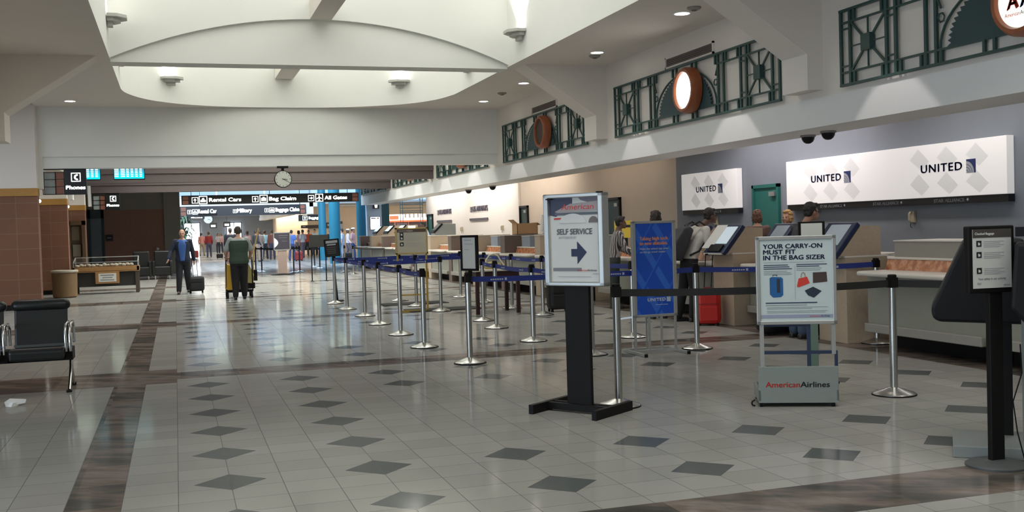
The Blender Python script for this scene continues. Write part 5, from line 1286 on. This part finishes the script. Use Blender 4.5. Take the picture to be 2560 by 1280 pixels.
# far grilles above second hall fascia
# far overhead pendants
for i, (px, py) in enumerate(((533, 563), (567, 560))):
    q = at(px, py, 92); t = thing('exit_sign', ('small lit sign hanging in the far hall, left one', 'small lit sign hanging in the far hall, right one')[i], 'sign', (q.x, 92, q.z-.1)); MB().box(-.3, .3, 0, .1, -.15, .3).build('casing', M_SIGNK, t); MB().box(-.18, .18, -.01, 0, -.05, .12).build('lit_mark', M_EMS, t); MB().box(-.01, .01, .03, .05, .3, 3.75-q.z+.1).build('rod', M_BLK, t)
# dark waiting seats in the far wing
q = at(768, 620, 71.); t = thing('waiting_seats', 'row of dark seats in the far right wing below the person in orange', 'seating', (q.x, 71., 0))
MB().box(-.75, .75, -.3, .3, .38, .5).build('seat', M_LEA, t, bevel=.02); MB().box(-.75, .75, .22, .34, .5, .95).build('backrest', M_LEA, t, bevel=.02)
for x in (-.6, .6): MB().box(x-.03, x+.03, -.05, .05, 0, .4).build('leg', M_BLK, t)

# ------------------------------------------------------------------ luggage
def case(label, x, y, w_, d, h, z0, m, hz=0., handle=None, rz=0., soft=False, cat='suitcase', hm=None):
    t = thing('rolling_suitcase', label, cat, (x, y, 0), rz)
    MB().box(-w_/2, w_/2, -d/2, d/2, z0, z0+h).build('shell', m, t, bevel=min(.07, d*.28))
    MB().box(-w_*.36, w_*.36, -d/2-.012, -d/2+.01, z0+h*.10, z0+h*.52).build('front_pocket', m, t, bevel=.01)
    MB().box(-w_*.40, w_*.40, -d/2-.008, -d/2+.01, z0+h*.58, z0+h*.60).build('zip', hm or M_DARK, t)
    for s in (-1, 1): MB().lathe([(.028, -.012), (.028, .012)], c=(s*w_*.38, d*.3, .028), n=14, axis='x').build('wheel', M_DARK, t)
    for s in (-1, 1): MB().box(s*w_*.36-.02, s*w_*.36+.02, -d*.35, -d*.2, 0, z0+.01).build('foot', M_DARK, t)
    if handle:
        b = MB(); 
        for s in (-1, 1): b.bar((s*w_*.14, d*.30, z0+h-.01), (s*w_*.14+handle[0], d*.30+handle[1], handle[2]), .014)
        b.bar((-w_*.14-.01+handle[0], d*.3+handle[1], handle[2]), (w_*.14+.01+handle[0], d*.3+handle[1], handle[2]), .022); b.build('handle', M_DARK, t)
    MB().tube([(-.06, 0, z0+h-.005), (-.05, 0, z0+h+.025), (.05, 0, z0+h+.025), (.06, 0, z0+h-.005)], .008, 6).build('grab_handle', hm or M_DARK, t)
    return t
case('red rolling suitcase with raised handle beside the man with the backpack', 7.30, 13.62, .36, .26, .50, .02, mat('red_suitcase', (.62, .022, .018), .35, var=.1), handle=(.04, .05, 1.02), rz=-.45, hm=mat('dark_red', (.25, .01, .01), .5))
case('small black rolling suitcase pulled by the man in the dark suit', .48, 29.2, .42, .24, .40, .05, mat('black_case', (.012, .012, .013), .5), handle=(-.02, .05, .90), rz=.1)
case('dark suitcase standing behind the self-service poster post', 6.35, 17.3, .4, .25, .5, .04, mat('black_case', (.012, .012, .013), .5))
t = thing('duffel_bag', 'dark duffel bag on the floor by the feet of the grey-jacketed man', 'bag', (7.45, 12.02, 0), .2); MB().cap((-.2, 0, .15), (.2, 0, .15), .14, .14, 16).build('body', mat('black_case', (.012, .012, .013), .5), t, smooth=60); MB().tube([(-.1, 0, .28), (-.06, 0, .36), (.06, 0, .36), (.1, 0, .28)], .01, 6).build('handle', M_DARK, t)

# ------------------------------------------------------------------ people
def solidify_forms(b, name, m, parent, vox, smooth_it=3):
    """fuse the modelled forms into one continuous skin"""
    me = b.mesh(name+'_form'); o = bpy.data.objects.new(name+'_form', me); C.objects.link(o)
    r = o.modifiers.new('r', 'REMESH'); r.mode = 'VOXEL'; r.voxel_size = vox; r.use_smooth_shade = True
    s = o.modifiers.new('s', 'SMOOTH'); s.factor = .5; s.iterations = smooth_it
    dg = bpy.context.evaluated_depsgraph_get(); nm = bpy.data.meshes.new_from_object(o.evaluated_get(dg), depsgraph=dg)
    bpy.data.objects.remove(o); bpy.data.meshes.remove(me)
    for p in nm.polygons: p.use_smooth = True
    nm.materials.clear(); nm.materials.append(m); nm.name = name
    o = bpy.data.objects.new(name, nm); C.objects.link(o); o.parent = parent; return o
SK = {'light': (.48, .27, .19), 'mid': (.33, .175, .115), 'dark': (.12, .062, .042)}
def hand(b, w_, d, side, k=1., curl=.5, palm=Vector((0, 0, 0))):
    """wrist position, direction of the hand, thumb side vector"""
    w_ = Vector(w_); d = Vector(d).normalized(); th = Vector(side).normalized(); th = (th-d*th.dot(d)).normalized(); n = d.cross(th).normalized()
    if palm.length: 
        if n.dot(palm) < 0: n = -n
    c = w_+d*.045*k
    for q in (-1, -.33, .33, 1): b.cap(w_+th*q*.018*k, w_+d*.085*k+th*q*.030*k, .014*k, .0125*k, 8)
    for i, (q, L) in enumerate(((1, .070), (.33, .080), (-.33, .074), (-1, .058))):
        p0 = w_+d*.088*k+th*q*.031*k; p1 = p0+(d*(1-.3*curl)+n*curl*.5)*L*.52*k; p2 = p1+(d*(1-curl)+n*curl)*L*.5*k
        b.chain([p0, p1, p2], [.0095*k, .0088*k, .0075*k], 8)
    p0 = w_+d*.02*k+th*.022*k; p1 = p0+(d*.6+th*.8+n*.2*curl).normalized()*.042*k; p2 = p1+(d*.85+th*.35+n*.4*curl).normalized()*.034*k
    b.chain([p0, p1, p2], [.013*k, .0105*k, .0085*k], 8)
def person(label, x, y, rz, H=1.74, skin='light', shirt=(.3, .3, .35), pants=(.03, .03, .04), hair=(.03, .02, .015), shoes=(.02, .02, .02), J=None, lean=(0, 0), long_sleeve=True,
           vox=.011, hands=True, female=False, haircut='short', jacket=None, stripes=False, head_turn=0., head_fwd=0., z=0., group=None, build=1., seated=False, face=True, glasses=False):
    t = thing('person', label, 'person', (x, y, z), rz, group); k = H/1.75; J = J or {}
    V = lambda *a: Vector(a)*k
    lx, ly = lean
    def L(z_): f = max(0, (z_-.95)/.5); return lx*f, ly*f
    P = {}
    wS = .165 if female else .185
    for s, n in ((-1, 'R'), (1, 'L')):
        P['hip'+n] = V(s*.088, 0, .90); P['knee'+n] = V(s*.095, -.01, .50); P['ank'+n] = V(s*.10, .02, .085)
        ox, oy = L(1.42); P['sh'+n] = V(s*wS+ox, oy+.01, 1.425); P['elb'+n] = V(s*(wS+.05)+ox*.8, oy*.8+.03, 1.13); P['wr'+n] = V(s*(wS+.055)+ox*.6, oy*.6-.05, .885)
    for a, v in J.items(): 
        if a in P: P[a] = Vector(v)*k
    hx, hy = L(1.63); hc = V(hx, hy-.02-head_fwd, 1.635); nk = V(L(1.47)[0], L(1.47)[1]+.015, 1.47)
    Bd = build
    skin_m = mat('skin_%s' % skin, SK[skin], .55, var=.06, scale=12)
    def torso(b, e, z0, z1):
        S = [(.86, .150, .105), (.93, .165, .115), (1.02, .148, .104), (1.12, .142, .102), (1.24, .160, .112), (1.34, .172, .112), (1.42, .160, .095), (1.47, .095, .070), (1.50, .058, .058)]
        b.loft([(z_*k, (rx*Bd+e)*k, (ry*Bd+e)*k, L(z_)[0]*k, L(z_)[1]*k) for z_, rx, ry in S if z0 <= z_ <= z1], 18)
    b = MB(); torso(b, 0, .8, 1.6)
    b.cap(nk, hc-V(0, -.01, .03), .056*k, .052*k)
    ca, sa = math.cos(head_turn), math.sin(head_turn); HR = Matrix(((ca, -sa, 0), (sa, ca, 0), (0, 0, 1)))
    hp = lambda a, c_, z_: hc+HR @ (Vector((a, c_, z_))*k)
    b.ell(hc+HR @ (Vector((0, .012, .02))*k), (.074*k, .088*k, .095*k), 14, 10); b.ell(hp(0, -.018, -.045), (.056*k, .066*k, .068*k), 12, 8)
    b.cap(hp(0, -.082, .0), hp(0, -.098, -.032), .010*k, .015*k, 8); b.ell(hp(0, -.07, -.10), (.024*k, .02*k, .018*k), 8, 6)
    b.cap(hp(-.035, -.076, .012), hp(.035, -.076, .012), .011*k, .011*k, 8)
    b.cap(hp(-.018, -.080, -.062), hp(.018, -.080, -.062), .009*k, .009*k, 8)
    for s in (-1, 1): b.ell(hp(s*.075, .012, -.012), (.012*k, .020*k, .032*k), 8, 6)
    for s, n in ((-1, 'R'), (1, 'L')):
        b.chain([P['sh'+n], P['elb'+n], P['wr'+n]], [.050*k*Bd, .039*k*Bd, .027*k], 10)
        b.cap(P['sh'+n]*.35+V(*L(1.40), 1.40)*.65, P['sh'+n], .055*k, .052*k, 10)
        d = (P['wr'+n]-P['elb'+n]).normalized()
        if hands: hand(b, P['wr'+n], d, V(-s*.5, -1, 0) if abs(d.z) > .6 else V(-s, 0, .4), k)
        else: b.chain([P['wr'+n], P['wr'+n]+d*.09*k, P['wr'+n]+d*.16*k], [.03*k, .032*k, .012*k], 8)
        b.chain([P['hip'+n], P['knee'+n], P['ank'+n]], [.086*k*Bd, .056*k*Bd, .038*k], 12)
        ft = P['ank'+n]+Vector((0, -.14*k, -P['ank'+n].z+.04*k+(P['ank'+n].z-.085*k)))
        b.cap(P['ank'+n]+Vector((0, .02*k, -.04*k)), ft, .034*k, .028*k)
    solidify_forms(b, 'body', skin_m, t, vox)
    # shirt or jacket
    def top(name, e, col, z0, z1, sl, m=None, rough=.8):
        b = MB(); torso(b, e, z0, z1)
        for s, n in ((-1, 'R'), (1, 'L')):
            b.cap(P['sh'+n]*.35+V(*L(1.40), 1.40)*.65, P['sh'+n], (.055+e)*k, (.052+e)*k, 10)
            if sl == 'long': b.chain([P['sh'+n], P['elb'+n], P['wr'+n]+(P['elb'+n]-P['wr'+n])*.08], [(.052*Bd+e)*k, (.043*Bd+e)*k, (.032+e)*k], 10)
            elif sl == 'short': b.chain([P['sh'+n], P['sh'+n]+(P['elb'+n]-P['sh'+n])*.7], [(.054*Bd+e)*k, (.05*Bd+e*1.6)*k], 10)
        return solidify_forms(b, name, m or mat('cloth_%d_%d_%d' % tuple(int(c*1000) for c in col), col, rough, var=.12, scale=9), t, vox)
    sm = None
    if stripes:
        q = NT('striped_cloth'); x_, y_, z_ = q.xyz(); f = q.math('LESS_THAN', q.math('FLOORED_MODULO', q.math('ADD', q.math('ADD', x_, y_), q.math('MULTIPLY', q.noise(6, 2), .06)), .055), .026)
        q.put(q.b.inputs['Base Color'], q.mix(f, (.05, .045, .05), (.42, .38, .36))); q.b.inputs['Roughness'].default_value = .8; sm = q.m
    if face is not None: pass
    top('shirt', .012, shirt, .88 if not seated else .86, 1.48, 'long' if long_sleeve else 'short', sm)
    if jacket is not None:
        b = MB(); torso(b, .028, .84, 1.46)
        for s, n in ((-1, 'R'), (1, 'L')):
            if jacket[1] == 'long': b.cap(P['sh'+n]*.35+V(*L(1.40), 1.40)*.65, P['sh'+n], .075*k, .072*k, 10); b.chain([P['sh'+n], P['elb'+n], P['wr'+n]+(P['elb'+n]-P['wr'+n])*.12], [.072*k, .062*k, .050*k], 10)
        jo = solidify_forms(b, 'vest' if jacket[1] == 'vest' else 'jacket', mat('cloth_%d_%d_%d' % tuple(int(c*1000) for c in jacket[0]), jacket[0], .8, var=.12, scale=9), t, vox)
        if len(jacket) > 2:       # open front: the shirt front stands proud
            b = MB(); b.loft([(z_*k, rx*1.25*k, .035*k, L(z_)[0]*k, (L(z_)[1]-ry)*k) for z_, rx, ry in ((.90, .05, .130), (1.02, .06, .120), (1.14, .072, .120), (1.25, .084, .122), (1.34, .088, .121), (1.40, .070, .112), (1.45, .045, .095))], 12)
            solidify_forms(b, 'shirt_front', mat('cloth_%d_%d_%d' % tuple(int(c*1000) for c in shirt), shirt, .8), t, vox)
    # trousers
    b = MB(); b.loft([(z_*k, (rx*Bd+.014)*k, (ry*Bd+.014)*k, L(z_)[0]*k, L(z_)[1]*k) for z_, rx, ry in ((.80, .12, .09), (.86, .158, .108), (.93, .166, .116), (.99, .155, .108))], 18)
    for n in 'RL': b.chain([P['hip'+n], P['knee'+n], P['ank'+n]+(P['knee'+n]-P['ank'+n])*.03], [.10*k*Bd, .078*k*Bd, .066*k], 12)
    solidify_forms(b, 'trousers', mat('trouser_%d_%d_%d' % tuple(int(c*1000) for c in pants), pants, .85, var=.1), t, vox)
    for n in 'RL':
        b = MB(); a = P['ank'+n]; b.cap(a+Vector((0, .03*k, -.045*k)), a+Vector((0, -.15*k, -.055*k)), .040*k, .034*k, 12)
        b.box(a.x-.036*k, a.x+.036*k, a.y-.17*k, a.y+.06*k, a.z-.085*k, a.z-.06*k); solidify_forms(b, 'shoe', mat('shoe_%d' % int(shoes[0]*1000), shoes, .4), t, min(vox, .012), 1)
    # hair
    hm = mat('hair_%d_%d_%d' % tuple(int(c*1000) for c in hair), hair, .6, var=.35, scale=40)
    if haircut != 'bald':
        b = MB(); b.ell(hp(0, .026, .040), (.084*k, .092*k, .098*k), 16, 10)
        if haircut == 'long': b.ell(hp(0, .05, -.06), (.085*k, .06*k, .13*k), 14, 9); b.ell(hp(-.06, .02, -.07), (.03*k, .05*k, .10*k), 10, 8); b.ell(hp(.06, .02, -.07), (.03*k, .05*k, .10*k), 10, 8)
        elif haircut == 'bob': b.ell(hp(0, .045, -.03), (.092*k, .07*k, .09*k), 14, 9); b.ell(hp(-.066, .01, -.04), (.026*k, .05*k, .07*k), 10, 8); b.ell(hp(.066, .01, -.04), (.026*k, .05*k, .07*k), 10, 8)
        else: b.ell(hp(0, .055, -.005), (.074*k, .055*k, .075*k), 12, 8)
        b.ell(hp(0, -.045, .095), (.058*k, .040*k, .026*k), 10, 6)
        ho = solidify_forms(b, 'hair', hm, t, max(.009, vox*.8), 1)
        amp = (.016 if haircut in ('bob', 'long') else .008)*k
        for v in ho.data.vertices: v.co += v.normal*amp*mnoise.noise(v.co*(38/k)+Vector((x, y, 0)))+v.normal*amp*.6*mnoise.noise(v.co*(90/k))
    if face and vox < .02:
        b = MB()
        for s in (-1, 1): b.ell(hp(s*.030, -.083, .0), (.011*k, .006*k, .006*k), 8, 6)
        b.build('eyes', mat('eye_dark', (.03, .02, .02), .2), t, smooth=60)
        b = MB(); 
        for s in (-1, 1): b.cap(hp(s*.018, -.0885, .019), hp(s*.045, -.082, .017), .0035*k, .003*k, 6)
        b.build('eyebrows', hm, t); MB().cap(hp(-.02, -.091, -.062), hp(.02, -.091, -.062), .0035*k, .0035*k, 6).build('mouth', mat('lip', (.22, .08, .07), .5), t)
    if glasses:
        b = MB()
        for s in (-1, 1): b.tube([hp(s*.032+.022*math.cos(a), -.098, .0+.016*math.sin(a)) for a in [2*PI*q/12 for q in range(12)]], .002, 5, True); b.bar(hp(s*.054, -.096, .004), hp(s*.078, .01, .006), .003)
        b.bar(hp(-.01, -.098, .003), hp(.01, -.098, .003), .003); b.build('glasses', M_DARK, t)
    return t, P, k

# man with the backpack
t, P, k = person('man in a white shirt with a dark backpack, leaning over a check-in kiosk', 7.36, 14.3, PI/2, 1.69, 'dark', (.55, .52, .47), (.008, .008, .009), (.015, .010, .008), lean=(0, -.24), head_fwd=.05,
    J={'elbR': (-.25, -.22, 1.12), 'wrR': (-.22, -.36, .95), 'elbL': (.22, -.42, 1.18), 'wrL': (.16, -.62, 1.28), 'hipR': (-.09, 0, .9), 'kneeR': (-.12, -.02, .5), 'ankR': (-.13, .02, .085), 'ankL': (.10, .16, .085), 'kneeL': (.10, .06, .5)})
bp = thing('backpack', 'dark grey backpack worn by the man in the white shirt', 'backpack', (7.36, 14.3, 0), PI/2)
b = MB(); b.M = Matrix.Translation((0, .10, 1.17)) @ Matrix.Rotation(.42, 4, 'X')
b.prism([(-.03, -.27), (-.03, .24), (.05, .27), (.13, .20), (.18, -.02), (.17, -.25)], 'x', -.15, .15); b.prism([(.12, -.24), (.24, -.22), (.25, -.06), (.16, .02)], 'x', -.12, .12); b.cap((0, .03, .25), (0, .03, .30), .03, .02); b.M = None
solidify_forms(b, 'pack_body', mat('backpack_grey', (.035, .036, .042), .7, var=.35, scale=14), bp, .012, 8)
b = MB(); b.M = Matrix.Translation((0, .10, 1.17)) @ Matrix.Rotation(.42, 4, 'X'); b.tube([(.11*math.cos(a), .245-.04*math.sin(a), -.10+.10*math.sin(a)) for a in [PI*q/10 for q in range(11)]], .006, 6); b.M = None; b.build('piping', M_LGREY, bp)
for s in (-1, 1): MB().tube([(s*.10, .0, 1.44), (s*.12, -.13, 1.50), (s*.13, -.25, 1.42), (s*.12, -.24, 1.24), (s*.15, -.10, 1.06), (s*.13, .05, 1.0)], .016, 8).build('shoulder_strap', mat('strap_black', (.012, .012, .012), .7), bp, smooth=60)
# grey-jacketed man
person('man with dark hair and glasses in a dark grey jacket and jeans at the kiosks', 7.44, 11.5, PI/2, 1.69, 'mid', (.05, .05, .06), (.05, .075, .13), (.012, .010, .010), lean=(0, -.12), head_fwd=.04, jacket=((.035, .038, .042), 'long'),
    J={'elbR': (-.24, -.22, 1.12), 'wrR': (-.18, -.42, 1.06), 'elbL': (.24, -.22, 1.12), 'wrL': (.18, -.42, 1.08)}, glasses=True)
person('woman with curly brown hair behind the ticket counter', 9.32, 15.6, PI*.85, 1.66, 'light', (.10, .06, .05), (.03, .03, .04), (.10, .045, .022), female=True, haircut='bob', vox=.013, hands=True)
person('blonde woman facing the curly-haired woman behind the ticket counter', 9.72, 15.3, -PI*.35, 1.64, 'light', (.05, .04, .06), (.03, .03, .04), (.38, .22, .08), female=True, haircut='bob', vox=.013)
person('person in a black and white striped shirt at a counter behind the self-service poster', 7.40, 17.25, PI*.42, 1.63, 'dark', (.3, .3, .3), (.03, .04, .035), (.012, .01, .01), stripes=True, lean=(0, -.10), vox=.012,
    J={'elbR': (-.24, -.20, 1.12), 'wrR': (-.16, -.40, 1.02), 'elbL': (.24, -.2, 1.12), 'wrL': (.18, -.4, 1.02)})
person('person in dark clothes mostly hidden behind the blue banner, dark hair above it', 7.16, 15.0, PI, 1.68, 'mid', (.06, .06, .07), (.03, .03, .04), (.025, .015, .012), haircut='bob', vox=.014)
q = at(1071, 600, 37.0)
person('agent in a light blue shirt bent over beyond the slanted grey kiosk', q.x, 37.0, -PI/2, 1.78, 'dark', (.45, .55, .78), (.03, .03, .05), (.01, .01, .01), lean=(0, -.12), vox=.018)

# walking man in a dark suit, seen from the front
person('balding man in a dark suit over a blue shirt, walking with a black case', .17, 29.0, -.10, 1.70, 'light', (.04, .11, .34), (.012, .013, .018), (.10, .07, .05), haircut='bald', jacket=((.010, .016, .040), 'long', 1), build=1.08,
    J={'kneeR': (-.10, -.10, .50), 'ankR': (-.12, -.14, .09), 'kneeL': (.10, .02, .49), 'ankL': (.11, .20, .12), 'elbR': (-.30, -.05, 1.16), 'wrR': (-.36, -.20, .95), 'elbL': (.25, .08, 1.14), 'wrL': (.27, .16, .90)})
# cleaner pushing a cart, seen from behind
t, P, k = person('cleaner in a green vest seen from behind, pushing a yellow cleaning cart', 1.40, 25.45, PI, 1.70, 'light', (.34, .37, .36), (.008, .008, .010), (.05, .035, .025), long_sleeve=False, jacket=((.035, .062, .042), 'vest'), build=1.3, head_fwd=.07,
    J={'elbR': (-.30, -.10, 1.14), 'wrR': (-.28, -.34, 1.0), 'elbL': (.30, -.10, 1.14), 'wrL': (.28, -.34, 1.0), 'ankL': (.11, .08, .085), 'ankR': (-.11, -.10, .085), 'kneeR': (-.10, -.08, .5)})
t = thing('cleaning_cart', 'yellow cleaning cart with a broom, pushed by the cleaner', 'cart', (1.42, 26.15, 0))
ym = mat('yellow_bag_vinyl', (.62, .36, .03), .5, var=.15); yg = mat('pale_yellow_plastic', (.42, .36, .12), .5, var=.1)
b = MB(); b.box(-.30, .30, -.25, .45, .14, .19); b.build('deck', M_DARK, t)
MB().prism([(-.32, .20), (-.14, .20), (-.20, .80), (-.30, .84)], 'y', -.32, .22).build('yellow_bag', ym, t, bevel=.03)
MB().box(-.12, .22, .0, .40, .19, .80).build('bin', M_GREYP, t, bevel=.02)
MB().prism([(.16, .36), (.30, .34), (.34, .55), (.22, .82), (.16, .80)], 'y', -.30, .10).build('mop_bucket', yg, t, bevel=.02)
MB().box(.20, .36, -.26, .05, .22, .36).build('bucket_base', M_DARK, t, bevel=.01)
b = MB()
for s in (-.30, .30): b.tube([(s, -.30, .16), (s, -.30, .92), (s, -.22, .97), (s, .3, .97)], .015, 8)
b.tube([(-.30, -.26, .955), (.30, -.26, .955)], .015, 8); b.build('push_frame', M_DARK, t)
for x, y in ((-.28, -.28), (.28, -.28), (-.28, .42), (.28, .42)):
    MB().lathe([(.06, -.02), (.06, .02)], c=(x, y, .06), n=16, axis='x').build('wheel', M_DARK, t); MB().box(x-.02, x+.02, y-.02, y+.02, .06, .15).build('wheel_fork', M_DARK, t)
MB().tube([(.31, -.15, .25), (.36, -.15, 1.1), (.50, -.12, 1.66)], .014, 8).build('broom_handle', mat('broom_yellow', (.55, .40, .10), .5), t)
MB().box(.34, .42, -.24, -.10, .40, .66).build('spray_caddy', M_DARK, t)

# people further away
def at_floor(px, Y): q = at(px, 600, Y); return q.x, Y
crowd = [
 (522, 78, 'man in a dark red shirt with his back to us in the far hall', (.22, .02, .02), (.06, .06, .10), PI, 1.80, 'mid', 'short'),
 (504, 86, 'person in a pink shirt and khaki trousers left of the man in dark red', (.48, .20, .18), (.28, .22, .15), PI*.9, 1.76, 'light', 'short'),
 (545, 95, 'person in a white and grey top, left of the two walking in the far hall', (.42, .42, .48), (.03, .03, .05), .3, 1.72, 'light', 'bob'),
 (552, 97, 'person in a pale pink top, right of the two walking in the far hall', (.60, .38, .42), (.03, .04, .10), -.3, 1.70, 'light', 'bob'),
 (576, 50, 'heavy man in a black T-shirt and brown trousers beyond the cleaner', (.010, .010, .012), (.20, .10, .07), PI, 1.84, 'mid', 'short'),
 (619, 70, 'person in a pink shirt right of the cleaner\'s head', (.48, .30, .32), (.10, .10, .14), PI*.8, 1.74, 'dark', 'short'),
 (640, 60, 'person in a dark jacket and tan trousers by the broom handle', (.05, .045, .05), (.30, .22, .17), PI*.7, 1.76, 'mid', 'short'),
 (650, 62, 'person with a black shoulder bag right of the broom handle', (.22, .16, .13), (.30, .24, .22), PI*1.1, 1.72, 'light', 'short'),
 (662, 66, 'person in a light turquoise shirt left of the dark poster sign', (.35, .62, .68), (.02, .03, .04), PI*.9, 1.74, 'light', 'short'),
 (680, 64, 'person with a rust-coloured top beside the dark poster sign', (.20, .07, .05), (.05, .05, .09), PI, 1.76, 'mid', 'short'),
 (729, 60, 'person in a blue shirt and jeans right of the dark poster sign', (.07, .15, .42), (.04, .06, .16), PI*.9, 1.70, 'light', 'short'),
 (747, 68, 'person in a mauve top behind the far queue posts', (.30, .22, .26), (.12, .10, .14), PI*.6, 1.68, 'light', 'bob'),
 (757, 66, 'person in a pale grey top behind the far queue posts', (.48, .46, .48), (.10, .08, .10), PI*1.2, 1.72, 'mid', 'short'),
 (772, 70.9, 'person in an orange shirt in the far seats', (.60, .07, .02), (.04, .04, .05), 0, 1.70, 'mid', 'short'),
 (787, 74, 'person in a pale blue shirt right of the person in orange', (.45, .58, .66), (.05, .05, .08), -.4, 1.76, 'light', 'short'),
 (826, 73, 'person in dark clothes between the blue columns', (.03, .04, .06), (.03, .03, .05), .3, 1.66, 'dark', 'short'),
 (855, 55, 'person in a light blue shirt and grey shorts in front of the atrium columns', (.36, .46, .66), (.24, .28, .36), -PI*.6, 1.68, 'light', 'short'),
 (870, 57, 'person in white reaching out beside the person in the white cap', (.62, .58, .60), (.10, .09, .12), PI/2, 1.66, 'light', 'bob'),
 (883, 53, 'person in a pink checked shirt and jeans with a white cap', (.48, .28, .30), (.02, .05, .14), PI*.35, 1.70, 'mid', 'short'),
]
for px, Y, lab, sh, pa, rz, H, sk, hc_ in crowd:
    x, y = at_floor(px, Y); st = (px % 3-1)*.05
    seated = 'seats' in lab
    t, P, k = person(lab, x, y, rz, H, sk, sh, pa, (.03, .02, .018) if px % 2 else (.07, .045, .03), long_sleeve=(px % 2 == 0), vox=.022, hands=False, haircut=hc_, female=(hc_ == 'bob'), build=1.18 if 'heavy' in lab else 1.0,
        J={'ankR': (-.12, -.10+st, .085), 'kneeR': (-.11, -.08+st, .5), 'ankL': (.12, .12, .085), 'kneeL': (.10, .02, .5), 'wrR': (-.22, -.16, .92)} if not seated else
          {'kneeR': (-.12, -.40, .50), 'ankR': (-.12, -.42, .085), 'kneeL': (.12, -.40, .50), 'ankL': (.12, -.42, .085), 'hipR': (-.09, -.02, .55), 'hipL': (.09, -.02, .55)})
    if 'white cap' in lab:
        MB().ell((0, -.01, 1.72*k), (.10*k, .11*k, .05*k), 14, 8).build('cap', M_WHITE, t, smooth=60)
for lab, px, Y, m in (('dark red suitcase beside the far queue posts', 746, 58, mat('case_darkred', (.2, .015, .015), .5)), ('dark red rolling bag by the man in dark red', 487, 76, mat('case_darkred', (.2, .015, .015), .5)), ('low black bag on the floor in the far hall', 548, 72, mat('black_case', (.012, .012, .013), .5)), ('dark wheeled bag beside the pair near the blue columns', 868, 50, mat('black_case', (.012, .012, .013), .5))):
    x, y = at_floor(px, Y); case(lab, x, y, .42, .26, .5 if 'low' not in lab else .3, .04, m)
# desk in the atrium, left of the column
q = at(693, 600, 70);
